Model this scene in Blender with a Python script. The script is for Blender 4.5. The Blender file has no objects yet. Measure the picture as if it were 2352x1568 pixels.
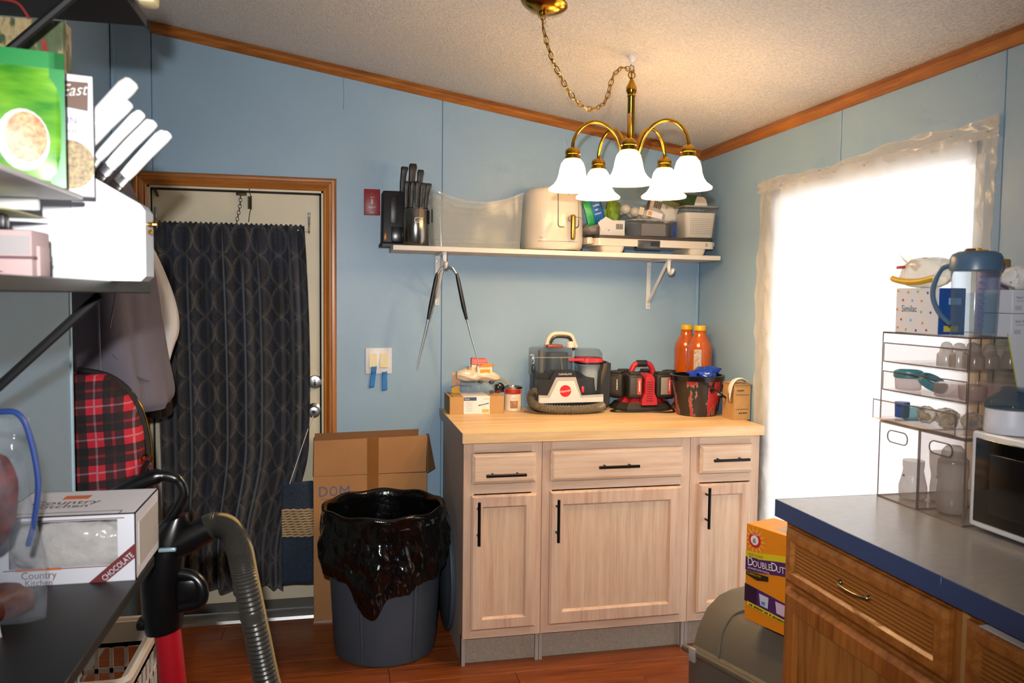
import bpy, bmesh, math, random
from math import sin, cos, pi, radians as rad, sqrt
from mathutils import Vector, Matrix, Euler
from mathutils import noise as mn

random.seed(7)
S = bpy.context.scene
COL = S.collection

# ---------------------------------------------------------------- camera
_yaw, _pit, _rol = .216, .0556, .0108
_fw = Vector((sin(_yaw)*cos(_pit), cos(_yaw)*cos(_pit), -sin(_pit)))
_u0 = Vector((sin(_yaw)*sin(_pit), cos(_yaw)*sin(_pit), cos(_pit)))
_r0 = Vector((cos(_yaw), -sin(_yaw), 0))
_rt = _r0*cos(_rol) + _u0*sin(_rol)
_up = _u0*cos(_rol) - _r0*sin(_rol)
cam = bpy.data.cameras.new('camera')
cam.sensor_width = 22.3
cam.lens = 1833.5/2352*22.3
cam.clip_start = .05
cam.dof.use_dof = True
cam.dof.focus_distance = 3.3
cam.dof.aperture_fstop = 4.0
cam_o = bpy.data.objects.new('camera', cam)
m = Matrix.Identity(4)
for i in range(3):
    m[i][0], m[i][1], m[i][2] = _rt[i], _up[i], -_fw[i]
m[2][3] = 1.4252
cam_o.matrix_world = m
COL.objects.link(cam_o)
S.camera = cam_o

# ---------------------------------------------------------------- world, flash, exposure
W = bpy.data.worlds.new('overcast')
S.world = W
W.use_nodes = True
W.node_tree.nodes['Background'].inputs[0].default_value = (.90, .95, 1, 1)
W.node_tree.nodes['Background'].inputs[1].default_value = 2.1

def light(name, kind, loc, power, color, **kw):
    l = bpy.data.lights.new(name, kind)
    l.energy = power
    l.color = color
    for k, v in kw.items():
        setattr(l, k, v)
    o = bpy.data.objects.new(name, l)
    o.location = loc
    COL.objects.link(o)
    return o

# the camera's flash, a hand's breadth above the lens
fl_ = light('camera_flash', 'SPOT', (-.045, .0, 1.58), 205, (1, .985, .97), shadow_soft_size=.02, spot_size=rad(90), spot_blend=1.0)
fl_.rotation_euler = cam_o.matrix_world.to_euler()
# weak fill lamp added out of view behind the camera, for ambient light
kl = light('rear_fill_light', 'AREA', (.4, -1.15, 2.25), 2, (1, .93, .84), shape='DISK', size=.45)

S.view_settings.view_transform = 'Standard'
S.view_settings.look = 'None'
S.view_settings.gamma = 1
S.view_settings.exposure = .05
S.view_settings.use_curve_mapping = False
try:
    S.cycles.transparent_max_bounces = 24
    S.cycles.max_bounces = 5
    S.cycles.diffuse_bounces = 3
    S.cycles.glossy_bounces = 2
    S.cycles.transmission_bounces = 3
    S.cycles.sample_clamp_indirect = 8
    S.cycles.blur_glossy = 1
    S.cycles.use_adaptive_sampling = True
    S.cycles.adaptive_threshold = .1
    S.cycles.adaptive_min_samples = 16
except Exception:
    pass

# ---------------------------------------------------------------- helpers: materials
def lin(c):
    if isinstance(c, str):
        c = c.lstrip('#')
        c = [int(c[i:i+2], 16)/255 for i in (0, 2, 4)]
    return tuple(((x/12.92) if x <= .04045 else ((x+.055)/1.055)**2.4) for x in c[:3]) + (1,)

def nd(t, kind, **kw):
    n = t.nodes.new(kind)
    for k, v in kw.items():
        if hasattr(n, k):
            setattr(n, k, v)
        else:
            n.inputs[k.replace('_', ' ')].default_value = v
    return n

def mth(t, op, a, b=None, c=None):
    n = t.nodes.new('ShaderNodeMath')
    n.operation = op
    for i, x in enumerate((a, b, c)):
        if x is None:
            continue
        if isinstance(x, (int, float)):
            n.inputs[i].default_value = x
        else:
            t.links.new(x, n.inputs[i])
    return n.outputs[0]

def mixc(t, fac, a, b):
    n = t.nodes.new('ShaderNodeMix')
    n.data_type = 'RGBA'
    for s, x in ((n.inputs[0], fac), (n.inputs[6], a), (n.inputs[7], b)):
        if isinstance(x, (int, float)):
            s.default_value = x
        elif isinstance(x, tuple):
            s.default_value = x
        else:
            t.links.new(x, s)
    return n.outputs[2]

def new_mat(name):
    m = bpy.data.materials.new(name)
    m.use_nodes = True
    t = m.node_tree
    return m, t, t.nodes['Principled BSDF']

def coords(t, scale=(1, 1, 1), kind='Object', rot=(0, 0, 0)):
    tc = t.nodes.new('ShaderNodeTexCoord')
    mp = t.nodes.new('ShaderNodeMapping')
    mp.inputs['Scale'].default_value = scale
    mp.inputs['Rotation'].default_value = rot
    t.links.new(tc.outputs[kind], mp.inputs[0])
    return mp.outputs[0]

def noise(t, vec, scale, detail=3, rough=.5):
    n = t.nodes.new('ShaderNodeTexNoise')
    n.inputs['Scale'].default_value = scale
    n.inputs['Detail'].default_value = detail
    n.inputs['Roughness'].default_value = rough
    if vec is not None:
        t.links.new(vec, n.inputs['Vector'])
    return n.outputs[0]

def ramp(t, fac, *stops):
    n = t.nodes.new('ShaderNodeValToRGB')
    e = n.color_ramp.elements
    while len(e) < len(stops):
        e.new(.5)
    for el, (p, c) in zip(e, stops):
        el.position = p
        el.color = c if isinstance(c, tuple) else lin(c)
    t.links.new(fac, n.inputs[0])
    return n.outputs[0]

def bump(t, p, h, strength=.3, dist=.01):
    n = t.nodes.new('ShaderNodeBump')
    n.inputs['Strength'].default_value = strength
    n.inputs['Distance'].default_value = dist
    t.links.new(h, n.inputs['Height'])
    t.links.new(n.outputs[0], p.inputs['Normal'])

_MC = {}
def mat(name, col='#808080', rough=.5, metal=0, var=0, vs=8, bmp=0, bs=60, bd=.004, spec=.5, emit=0, coat=0, stretch=(1, 1, 1), col2=None):
    if name in _MC:
        return _MC[name]
    m, t, p = new_mat(name)
    c = lin(col)
    p.inputs['Base Color'].default_value = c
    p.inputs['Roughness'].default_value = rough
    p.inputs['Metallic'].default_value = metal
    p.inputs['Specular IOR Level'].default_value = spec
    p.inputs['Coat Weight'].default_value = coat
    if emit:
        p.inputs['Emission Color'].default_value = c
        p.inputs['Emission Strength'].default_value = emit
    v = None
    if var or col2:
        v = coords(t, stretch)
        n = noise(t, v, vs, 4)
        c2 = lin(col2) if col2 else tuple(x*(1-var) for x in c[:3]) + (1,)
        c1 = c if col2 else tuple(min(1, x*(1+var*.6)) for x in c[:3]) + (1,)
        t.links.new(ramp(t, n, (.3, c2), (.7, c1)), p.inputs['Base Color'])
    if bmp:
        if v is None:
            v = coords(t, stretch)
        bump(t, p, noise(t, v, bs, 3), bmp, bd)
    _MC[name] = m
    return m

def wood(name, c1, c2, c3=None, axis=0, rough=.5, scale=1.0, coat=0):
    """long grain running along the given object axis"""
    if name in _MC:
        return _MC[name]
    m, t, p = new_mat(name)
    s = [14*scale]*3
    s[axis] = .9*scale
    v = coords(t, tuple(s))
    n1 = noise(t, v, 2.2, 6, .62)
    s2 = [90*scale]*3
    s2[axis] = 2.5*scale
    n2 = noise(t, coords(t, tuple(s2)), 2.0, 3, .6)
    f = mth(t, 'ADD', mth(t, 'MULTIPLY', n1, .72), mth(t, 'MULTIPLY', n2, .28))
    t.links.new(ramp(t, f, (.34, c2), (.52, c1), (.68, c3 or c1)), p.inputs['Base Color'])
    p.inputs['Roughness'].default_value = rough
    p.inputs['Coat Weight'].default_value = coat
    bump(t, p, f, .12, .002)
    _MC[name] = m
    return m

def clear(name, tint='#ffffff', op=.12, rough=.08, ior=1.35, col='#ffffff', noisy=0):
    """thin clear plastic: mostly see-through, milky by op, mirror at grazing"""
    if name in _MC:
        return _MC[name]
    m, t, p = new_mat(name)
    p.inputs['Base Color'].default_value = lin(col)
    p.inputs['Roughness'].default_value = rough
    tr = nd(t, 'ShaderNodeBsdfTransparent')
    tr.inputs[0].default_value = tuple(x**.32 for x in lin(tint)[:3]) + (1,)
    op = op*.5
    lw = nd(t, 'ShaderNodeLayerWeight')
    mx = nd(t, 'ShaderNodeMixShader')
    fac = mth(t, 'ADD', mth(t, 'MULTIPLY', mth(t, 'POWER', lw.outputs['Facing'], 4), (ior-1)*.9), op)
    if noisy:
        nn = noise(t, coords(t), noisy, 3)
        fac = mth(t, 'ADD', fac, mth(t, 'MULTIPLY', mth(t, 'SUBTRACT', nn, .45), .5))
        bump(t, p, nn, .6, .01)
    fac = mth(t, 'MINIMUM', mth(t, 'MAXIMUM', fac, 0), 1)
    t.links.new(fac, mx.inputs[0])
    t.links.new(tr.outputs[0], mx.inputs[1])
    t.links.new(p.outputs[0], mx.inputs[2])
    t.links.new(mx.outputs[0], t.nodes['Material Output'].inputs[0])
    _MC[name] = m
    return m

# ---------------------------------------------------------------- helpers: geometry
def rot_m(rx=0, ry=0, rz=0, loc=(0, 0, 0)):
    return Matrix.Translation(loc) @ Euler((rx, ry, rz)).to_matrix().to_4x4()

def rrect(w, d, r, n=4, cx=0, cy=0):
    pts = []
    r = min(r, w/2-1e-5, d/2-1e-5)
    for k, (sx, sy) in enumerate(((1, 1), (-1, 1), (-1, -1), (1, -1))):
        for i in range(n+1):
            a = pi/2*(k + i/n)
            pts.append((cx + sx*(w/2-r) + r*cos(a), cy + sy*(d/2-r) + r*sin(a)))
    return pts

def ell(rx, ry, n=24, cx=0, cy=0):
    return [(cx+rx*cos(2*pi*i/n), cy+ry*sin(2*pi*i/n)) for i in range(n)]

class G:
    """collects shapes into one mesh"""
    def __init__(s):
        s.v, s.f, s.uv = [], [], None

    def add(s, vs, fs, M=None):
        b = len(s.v)
        s.v += [tuple(M @ Vector(v)) if M else tuple(v) for v in vs]
        s.f += [tuple(i+b for i in f) for f in fs]
        return s

    def box(s, x0, x1, y0, y1, z0, z1, bev=0, seg=2, M=None):
        bm = bmesh.new()
        bmesh.ops.create_cube(bm, size=1)
        for v in bm.verts:
            v.co = ((x0+x1)/2 + v.co.x*(x1-x0), (y0+y1)/2 + v.co.y*(y1-y0), (z0+z1)/2 + v.co.z*(z1-z0))
        if bev:
            bev = min(bev, .49*min(abs(x1-x0), abs(y1-y0), abs(z1-z0)))
            bmesh.ops.bevel(bm, geom=bm.edges[:], offset=bev, segments=seg, affect='EDGES', profile=.5)
        bm.verts.index_update()
        s.add([v.co[:] for v in bm.verts], [[v.index for v in f.verts] for f in bm.faces], M)
        bm.free()
        return s

    def cbox(s, c, d, bev=0, seg=2, M=None):
        return s.box(c[0]-d[0]/2, c[0]+d[0]/2, c[1]-d[1]/2, c[1]+d[1]/2, c[2]-d[2]/2, c[2]+d[2]/2, bev, seg, M)

    def loft(s, loops, closed=True, cap0=True, cap1=True, M=None):
        n = len(loops[0])
        vs = [p for l in loops for p in l]
        fs = []
        for i in range(len(loops)-1):
            for j in range(n if closed else n-1):
                k = (j+1) % n
                fs.append((i*n+j, i*n+k, (i+1)*n+k, (i+1)*n+j))
        if cap0:
            fs.append(tuple(range(n))[::-1])
        if cap1:
            fs.append(tuple((len(loops)-1)*n+j for j in range(n)))
        return s.add(vs, fs, M)

    def lathe(s, prof, n=24, M=None, cap0=True, cap1=True, c=(0, 0)):
        return s.loft([[(c[0]+r*cos(2*pi*j/n), c[1]+r*sin(2*pi*j/n), z) for j in range(n)] for r, z in prof], True, cap0, cap1, M)

    def zloft(s, secs, M=None, cap0=True, cap1=True):
        """secs: list of (loop2d, z)"""
        return s.loft([[(x, y, z) for x, y in lp] for lp, z in secs], True, cap0, cap1, M)

    def prism(s, poly, a, b, axis='z', M=None):
        def mk(p, h):
            return {'z': (p[0], p[1], h), 'y': (p[0], h, p[1]), 'x': (h, p[0], p[1])}[axis]
        return s.loft([[mk(p, a) for p in poly], [mk(p, b) for p in poly]], M=M)

    def tube(s, pts, r, n=10, M=None, closed=False, cap=True, flat=1):
        pts = [Vector(p) for p in pts]
        L = len(pts)
        rs = r if isinstance(r, (list, tuple)) else [r]*L
        t0 = (pts[1]-pts[0]).normalized()
        a = Vector((0, 0, 1)) if abs(t0.z) < .9 else Vector((1, 0, 0))
        nrm = (a - t0*a.dot(t0)).normalized()
        loops = []
        for i in range(L):
            if closed:
                t = (pts[(i+1) % L] - pts[i-1]).normalized()
            else:
                t = (pts[min(i+1, L-1)] - pts[max(i-1, 0)]).normalized()
            nrm = (nrm - t*nrm.dot(t))
            nrm = nrm.normalized() if nrm.length > 1e-8 else t.orthogonal().normalized()
            b = t.cross(nrm)
            loops.append([tuple(pts[i] + nrm*(rs[i]*flat*cos(2*pi*j/n)) + b*(rs[i]*sin(2*pi*j/n))) for j in range(n)])
        if closed:
            loops.append(loops[0])
        return s.loft(loops, True, cap and not closed, cap and not closed, M)

    def grid(s, fn, nu, nv, M=None, closeu=False):
        vs = [fn(i/nu, j/nv) for j in range(nv+1) for i in range(nu+(0 if closeu else 1))]
        w = nu if closeu else nu+1
        fs = []
        for j in range(nv):
            for i in range(nu):
                k = (i+1) % w
                fs.append((j*w+i, j*w+k, (j+1)*w+k, (j+1)*w+i))
        s.add(vs, fs, M)
        s.uv = (nu, nv)
        return s

    def ball(s, c, r, n=16, m=8, M=None):
        if isinstance(r, (int, float)):
            r = (r, r, r)
        return s.loft([[(c[0]+r[0]*sin(pi*i/m)*cos(2*pi*j/n), c[1]+r[1]*sin(pi*i/m)*sin(2*pi*j/n), c[2]-r[2]*cos(pi*i/m)) for j in range(n)]
                       for i in ([.04] + list(range(1, m)) + [m-.04])], M=M)

    def ring(s, c, R, r, n=16, k=6, M=None, sx=1, sy=1):
        pts = [(c[0]+R*sx*cos(2*pi*i/n), c[1]+R*sy*sin(2*pi*i/n), c[2]) for i in range(n)]
        return s.tube(pts, r, k, M, closed=True)

def spline(pts, n=8):
    """Catmull-Rom through the points"""
    P = [Vector(p) for p in pts]
    P = [P[0]*2-P[1]] + P + [P[-1]*2-P[-2]]
    out = []
    for i in range(1, len(P)-2):
        for k in range(n):
            t = k/n
            out.append(.5*((2*P[i]) + (P[i+1]-P[i-1])*t + (2*P[i-1]-5*P[i]+4*P[i+1]-P[i+2])*t*t + (3*P[i]-P[i-1]-3*P[i+1]+P[i+2])*t**3))
    out.append(P[-2])
    return out

def O(name, g, m, parent=None, sm=40, loc=None, rot=None, solid=0, sub=0):
    me = bpy.data.meshes.new(name)
    me.from_pydata(g.v, [], g.f)
    bm = bmesh.new()
    bm.from_mesh(me)
    bmesh.ops.recalc_face_normals(bm, faces=bm.faces[:])
    bm.to_mesh(me)
    bm.free()
    if g.uv:
        nu, nv = g.uv
        uvl = me.uv_layers.new(name='cloth')
        w = nu+1
        for lp in me.loops:
            uvl.data[lp.index].uv = ((lp.vertex_index % w)/nu, (lp.vertex_index//w)/nv)
    if sm:
        me.polygons.foreach_set('use_smooth', [True]*len(me.polygons))
        try:
            me.set_sharp_from_angle(angle=rad(sm))
        except Exception:
            pass
    for x in (m if isinstance(m, (list, tuple)) else [m]):
        me.materials.append(x)
    o = bpy.data.objects.new(name, me)
    COL.objects.link(o)
    o.parent = parent
    if loc:
        o.location = loc
    if rot:
        o.rotation_euler = rot
    if solid:
        md = o.modifiers.new('thickness', 'SOLIDIFY')
        md.thickness = solid
        md.offset = 0
    if sub:
        md = o.modifiers.new('smooth', 'SUBSURF')
        md.levels = md.render_levels = sub
    return o

def tag(o, label, cat, group=None):
    o['label'] = label
    o['category'] = cat
    if group:
        o['group'] = group
    return o

def T(name, label, cat, loc=(0, 0, 0), rot=(0, 0, 0), group=None):
    o = bpy.data.objects.new(name, None)
    o.empty_display_size = .05
    COL.objects.link(o)
    o.location = loc
    o.rotation_euler = rot
    return tag(o, label, cat, group)

def struct(o):
    o['kind'] = 'structure'
    return o

def copy_tree(o, parent=None):
    c = o.copy()
    COL.objects.link(c)
    c.parent = parent
    for ch in [x for x in bpy.data.objects if x.parent == o]:
        copy_tree(ch, c)
    return c

_TX = {}
def text_geo(s, size=1, ext=.0, align='CENTER', M=None, squeeze=1):
    """flat lettering in the local XZ plane (facing -Y), size = capital height"""
    key = (s, align)
    if key not in _TX:
        cu = bpy.data.curves.new('lettering', 'FONT')
        cu.body = s
        cu.resolution_u = 2
        cu.align_x = align
        cu.align_y = 'CENTER'
        o = bpy.data.objects.new('lettering_tmp', cu)
        COL.objects.link(o)
        dg = bpy.context.evaluated_depsgraph_get()
        me = o.evaluated_get(dg).to_mesh()
        _TX[key] = ([v.co[:] for v in me.vertices], [tuple(p.vertices) for p in me.polygons])
        o.evaluated_get(dg).to_mesh_clear()
        bpy.data.objects.remove(o)
        bpy.data.curves.remove(cu)
    vs, fs = _TX[key]
    k = size/.69
    g = G()
    g.add([(v[0]*k*squeeze, 0, v[1]*k) for v in vs], fs, M)
    return g

def lettering(s, size, m, parent, loc, rot=(0, 0, 0), align='CENTER', squeeze=1, name='lettering'):
    return O(name, text_geo(s, size, align=align, squeeze=squeeze), m, parent, 0, loc, rot)

def patch(name, w, h, m, parent, loc, rot=(0, 0, 0), t=.0006):
    """thin printed panel in local XZ plane, facing -Y, centred"""
    return O(name, G().box(-w/2, w/2, -t, 0, -h/2, h/2), m, parent, 0, loc, rot)

def poly_patch(name, pts, m, parent, loc, rot=(0, 0, 0), t=.0006):
    return O(name, G().prism(pts, -t, 0, 'y'), m, parent, 0, loc, rot)

def blur_print(w, h, m, parent, loc, rot=(0, 0, 0), n=8):
    """a line of print too small to read: uneven little blocks"""
    g = G()
    r_ = random.Random(int(w*1e5)+n)
    x = -w/2
    d = w/n
    for k in range(n):
        a = d*r_.uniform(.55, .85)
        if r_.random() > .12:
            g.box(x, x+a, -.0005, 0, -h/2, h/2*r_.uniform(.5, 1))
        x += d
    o = O('fine_print', g, m, parent, 0, loc, rot)
    o['kind'] = 'stuff'
    return o
# ================================================================ THE ROOM
D, RX, LX, NX = 3.62, 1.726, -.912, -.65        # back wall, right wall, alcove wall, near left wall
WE = 2.18                                        # where the near left wall ends
def ceil(x): return 2.14 + (RX - x)*.1655

M_wall = mat('blue_wall_paint', '#8aa6bc', .42, var=.06, vs=3, bmp=.10, bs=140, bd=.002)
M_batten = mat('blue_batten', '#8aabc2', .42)
M_groove = mat('seam_backing_blue', '#4f789c', .6)  # darker blue of the wall backing, seen in panel seams and the crack
M_edge = mat('pale_corner_bead', '#a9cbe0', .35)

def ceiling_mat():
    m, t, p = new_mat('popcorn_ceiling')
    v = coords(t)
    n = noise(t, v, 120, 4, .7)
    n2 = noise(t, v, 45, 3, .6)
    h = mth(t, 'ADD', n, mth(t, 'MULTIPLY', n2, .6))
    t.links.new(ramp(t, n, (.3, '#cfcac3'), (.62, '#efebe5')), p.inputs['Base Color'])
    p.inputs['Roughness'].default_value = .9
    bump(t, p, h, .85, .012)
    return m

def floor_mat():
    m, t, p = new_mat('laminate_floor')
    oi = t.nodes.new('ShaderNodeObjectInfo')
    tc = t.nodes.new('ShaderNodeTexCoord')
    va = t.nodes.new('ShaderNodeVectorMath')
    va.operation = 'ADD'
    cb = t.nodes.new('ShaderNodeCombineXYZ')
    t.links.new(mth(t, 'MULTIPLY', oi.outputs['Random'], 9), cb.inputs[0])
    t.links.new(mth(t, 'MULTIPLY', oi.outputs['Random'], 5), cb.inputs[1])
    t.links.new(tc.outputs['Object'], va.inputs[0])
    t.links.new(cb.outputs[0], va.inputs[1])
    mp = t.nodes.new('ShaderNodeMapping')
    mp.inputs['Scale'].default_value = (1.1, 16, 1)
    t.links.new(va.outputs[0], mp.inputs[0])
    n = noise(t, mp.outputs[0], 3, 6, .65)
    col = ramp(t, n, (.3, '#5e2b10'), (.5, '#85431b'), (.72, '#9c5526'))
    col = mixc(t, mth(t, 'MULTIPLY', oi.outputs['Random'], .25), col, lin('#7d3b16'))
    # pale scuffs along the joints
    mp2 = t.nodes.new('ShaderNodeMapping')
    mp2.inputs['Scale'].default_value = (2.2, 55, 1)
    t.links.new(va.outputs[0], mp2.inputs[0])
    sc = noise(t, mp2.outputs[0], 1.6, 3)
    f = mth(t, 'MULTIPLY', mth(t, 'GREATER_THAN', sc, .73), .45)
    col = mixc(t, f, col, lin('#cfa878'))
    t.links.new(col, p.inputs['Base Color'])
    p.inputs['Roughness'].default_value = .32
    return m

M_ceil, M_floor = ceiling_mat(), floor_mat()
M_sub = mat('floor_underlay', '#3a1c0c', .8)

# floor: planks laid along x on a dark underlay
fl = struct(O('floor', G().box(-1.05, RX+.12, -2.2, 3.72, -.05, -.006), M_sub, sm=0))
ROW, LEN = .128, 1.22
r = 0
y = -2.1
while y < 3.62:
    x = -1.0 - (r*.47 % LEN)
    while x < RX+.1:
        a, b = max(x, -1.0), min(x+LEN, RX+.11)
        if b-a > .05 and (1.2 < y):
            O('plank', G().box(a+.0008-(a+b)/2, b-.0008-(a+b)/2, -ROW/2+.0007, ROW/2-.0007, -.006, 0, .0012, 1), M_floor, fl, 0, ((a+b)/2, y+ROW/2, 0))
        x += LEN
    y += ROW
    r += 1
O('plank_field', G().box(-1.0, RX+.11, -2.1, 1.23, -.0055, -.0004), M_floor, fl, 0)['kind'] = 'stuff'

# ceiling: one slope, rising to the left
g = G()
xl, xr = -1.4, RX+.14
g.loft([[(xl, -2.2, ceil(xl)), (xr, -2.2, ceil(xr)), (xr, -2.2, ceil(xr)+.08), (xl, -2.2, ceil(xl)+.08)],
        [(xl, D+.1, ceil(xl)), (xr, D+.1, ceil(xr)), (xr, D+.1, ceil(xr)+.08), (xl, D+.1, ceil(xl)+.08)]])
struct(O('ceiling', g, M_ceil, sm=0))

# back wall: backing with panels and the door opening
DX0, DX1, DZ = -.772, -.063, 1.873
def vpanel(x0, x1, z0, zt0, zt1, y0, y1):
    return G().loft([[(x0, y0, z0), (x1, y0, z0), (x1, y0, zt1), (x0, y0, zt0)], [(x0, y1, z0), (x1, y1, z0), (x1, y1, zt1), (x0, y1, zt0)]])
g = vpanel(-1.05, DX0-.03, -.02, ceil(-1.05), ceil(DX0-.03), D+.004, D+.1)
g.add(*(lambda q: (q.v, q.f))(vpanel(DX1+.03, RX+.12, -.02, ceil(DX1+.03), ceil(RX+.12), D+.004, D+.1)))
g.add(*(lambda q: (q.v, q.f))(vpanel(DX0-.03, DX1+.03, DZ+.03, ceil(DX0-.03), ceil(DX1+.03), D+.004, D+.1)))
wb = struct(O('wall_back', g, M_groove, sm=0))
seams = [-.912, -.753, .464, RX+.0]
for i in range(3):
    a, b = seams[i]+.0022, seams[i+1]-.0022
    if i == 1:
        # panel cut round the door
        g = G()
        pts = [(DX1+.02, 0), (b, 0), (b, ceil(b)-.001), (a, ceil(a)-.001), (a, DZ+.02), (DX1+.02, DZ+.02)]
        g.add([(x, D, z) for x, z in pts] + [(x, D+.004, z) for x, z in pts],
              [(0, 1, 2, 5), (5, 2, 3, 4), (11, 8, 7, 6), (10, 9, 8, 11)] + [(k, (k+1) % 6, (k+1) % 6+6, k+6) for k in range(6)])
        O('panel', g, M_wall, wb, 0)
    elif i == 0:
        pts = [(a, 0), (DX0-.02, 0), (DX0-.02, DZ+.02), (b, DZ+.02), (b, ceil(b)-.001), (a, ceil(a)-.001)]
        g = G()
        g.add([(x, D, z) for x, z in pts] + [(x, D+.004, z) for x, z in pts],
              [(0, 1, 2, 5), (2, 3, 4, 5), (11, 8, 7, 6), (11, 10, 9, 8)] + [(k, (k+1) % 6, (k+1) % 6+6, k+6) for k in range(6)])
        O('panel', g, M_wall, wb, 0)
    else:
        O('panel', vpanel(a, b, 0, ceil(a)-.001, ceil(b)-.001, D, D+.004), M_wall, wb, 0)
O('batten', G().box(-.908, -.892, D-.006, D, 0, ceil(-.9)-.001, .002, 1), M_batten, wb)
O('batten', G().box(RX-.016, RX-.002, D-.005, D, 0, ceil(RX)-.002, .002, 1), M_batten, wb)
# hairline crack below the crown trim
O('crack', G().tube(spline([(.031, D-.0004, 2.40), (.028, D-.0004, 2.35), (.030, D-.0004, 2.30), (.027, D-.0004, 2.235)], 4), .0009, 4), M_groove, wb)

# right wall with the tall window opening
WY0, WY1, WZ0, WZ1 = 1.875, 2.965, .06, 1.875
g = G()
g.box(RX+.004, RX+.12, -2.2, WY0, -.02, ceil(RX)+.02)
g.box(RX+.004, RX+.12, WY1, D+.1, -.02, ceil(RX)+.02)
g.box(RX+.004, RX+.12, WY0, WY1, WZ1, ceil(RX)+.02)
g.box(RX+.004, RX+.12, WY0, WY1, -.02, WZ0)
wr = struct(O('wall_right', g, M_groove, sm=0))
RS = [-2.2, .6, 1.815, 2.52, D]
for i in range(4):
    a, b = RS[i]+.0022, RS[i+1]-.0022
    zt = ceil(RX)-.001
    if i == 2:
        g = G().box(RX, RX+.004, a, b, WZ1, zt).box(RX, RX+.004, a, WY0, 0, WZ1).box(RX, RX+.004, WY0, b, 0, WZ0)
    elif i == 3:
        g = G().box(RX, RX+.004, WY1, b, 0, zt).box(RX, RX+.004, a, WY1, WZ1, zt).box(RX, RX+.004, a, WY1, 0, WZ0)
    else:
        g = G().box(RX, RX+.004, a, b, 0, zt)
    O('panel', g, M_wall, wr, 0)

# window in the opening: white frame, and pane
M_white = mat('white_vinyl', '#e9e9e6', .4)
M_glass = clear('window_glass', '#ffffff', .02, .02, 1.2)
w1 = bpy.data.objects.new('window_1', None)
COL.objects.link(w1)
struct(w1)
w1.location = (RX+.06, (WY0+WY1)/2, WZ0)
hy, hz = (WY1-WY0)/2, WZ1-WZ0
g = G().box(-.05, .05, -hy, -hy+.045, 0, hz, .004).box(-.05, .05, hy-.045, hy, 0, hz, .004).box(-.05, .05, -hy, hy, 0, .05, .004).box(-.05, .05, -hy, hy, hz-.045, hz, .004)
O('window_frame', g, M_white, w1)
for a, b in ((-hy+.045, hy-.045),):
    O('pane', G().box(.012, .016, a, b, .05, hz-.045), M_glass, w1, 0)

# walls that close the room on the left and behind the camera
wl = struct(O('wall_left', G().box(NX-.10, NX-.003, -2.2, WE, -.02, ceil(NX)+.02).box(LX-.1, NX-.1, WE-.06, WE, -.02, ceil(LX)), M_wall, sm=0))
for a, b in ((-2.2, -.6), (-.6, .62), (.62, WE-.003)):
    O('panel', G().box(NX-.003, NX, a+.0015, b-.0015, 0, ceil(NX)-.002), M_wall, wl, 0)
O('corner_bead', G().box(NX-.012, NX+.004, WE-.010, WE+.004, 0, ceil(NX)-.002, .003, 2), M_edge, wl)
wa = struct(O('wall_alcove', G().box(LX-.1, LX-.003, WE-.06, D+.1, -.02, ceil(LX)+.03), M_wall, sm=0))
O('panel', G().box(LX-.003, LX, WE, D-.002, 0, ceil(LX)-.002), M_wall, wa, 0)
struct(O('wall_front', G().loft([[(-1.4, -2.2, -.02), (RX+.12, -2.2, -.02), (RX+.12, -2.2, ceil(RX)), (-1.4, -2.2, ceil(-1.4))], [(-1.4, -2.1, -.02), (RX+.12, -2.1, -.02), (RX+.12, -2.1, ceil(RX)), (-1.4, -2.1, ceil(-1.4))]]), M_wall, sm=0))

# crown trims of stained oak
M_oak = wood('stained_oak_trim', '#9a5d25', '#74400f', '#b3742f', 0, .35)
M_oaky = wood('stained_oak_trim_deep', '#9a5d25', '#74400f', '#b3742f', 1, .35)
M_oakz = wood('stained_oak_casing', '#a5672a', '#7c4714', '#bd7d38', 2, .33)
prof = [(0, 0), (.010, -.002), (.014, -.012), (.019, -.020), (.019, -.030), (.012, -.038), (.006, -.046), (0, -.048)]
x0, x1 = -.752, RX-.001
g = G().loft([[(x0, D-a, ceil(x0)+b) for a, b in prof], [(x1, D-a, ceil(x1)+b) for a, b in prof]])
struct(O('trim_1', g, M_oak, sm=30))
zc = ceil(RX)
struct(O('trim_2', G().loft([[(RX-a, -2.1, zc+b*1.05) for a, b in prof], [(RX-a, D-.002, zc+b*1.05) for a, b in prof]]), M_oaky, sm=30))

# ================================================================ DOOR
M_cream = mat('cream_door_paint', '#cfc6ac', .5, var=.05, vs=6, bmp=.12, bs=170, bd=.002)
M_jamb = mat('cream_jamb_paint', '#d3cdb8', .45)
M_black = mat('black_plastic', '#0b0b0c', .38)
M_gasket = mat('door_gap_rubber', '#12100e', .8)
M_steel = mat('brushed_steel', '#b9bbbe', .25, 1)
M_chrome = mat('polished_chrome', '#d4d6d8', .12, 1)
M_iron = mat('dark_iron', '#4a3e31', .45, .9)
M_alu = mat('aluminium_threshold', '#a8a9aa', .4, .8)
d1 = bpy.data.objects.new('door_1', None)
COL.objects.link(d1)
struct(d1)
d1.location = (DX0, D, 0)
dw = DX1-DX0
O('door_leaf', G().box(.012, dw-.012, .012, .05, .035, DZ-.012, .002, 1), M_cream, d1)
g = G().box(-.03, .006, -.004, .09, 0, DZ+.02).box(dw-.004, dw+.03, -.004, .09, 0, DZ+.02).box(-.03, dw+.03, -.004, .09, DZ-.004, DZ+.03)
O('jamb', g, M_jamb, d1, 0)
g = G().box(.006, .012, .016, .06, .03, DZ-.004).box(dw-.012, dw-.004, .016, .06, .03, DZ-.004).box(.006, dw-.004, .016, .06, DZ-.012, DZ-.004)
O('weather_strip', g, M_gasket, d1, 0)
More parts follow.
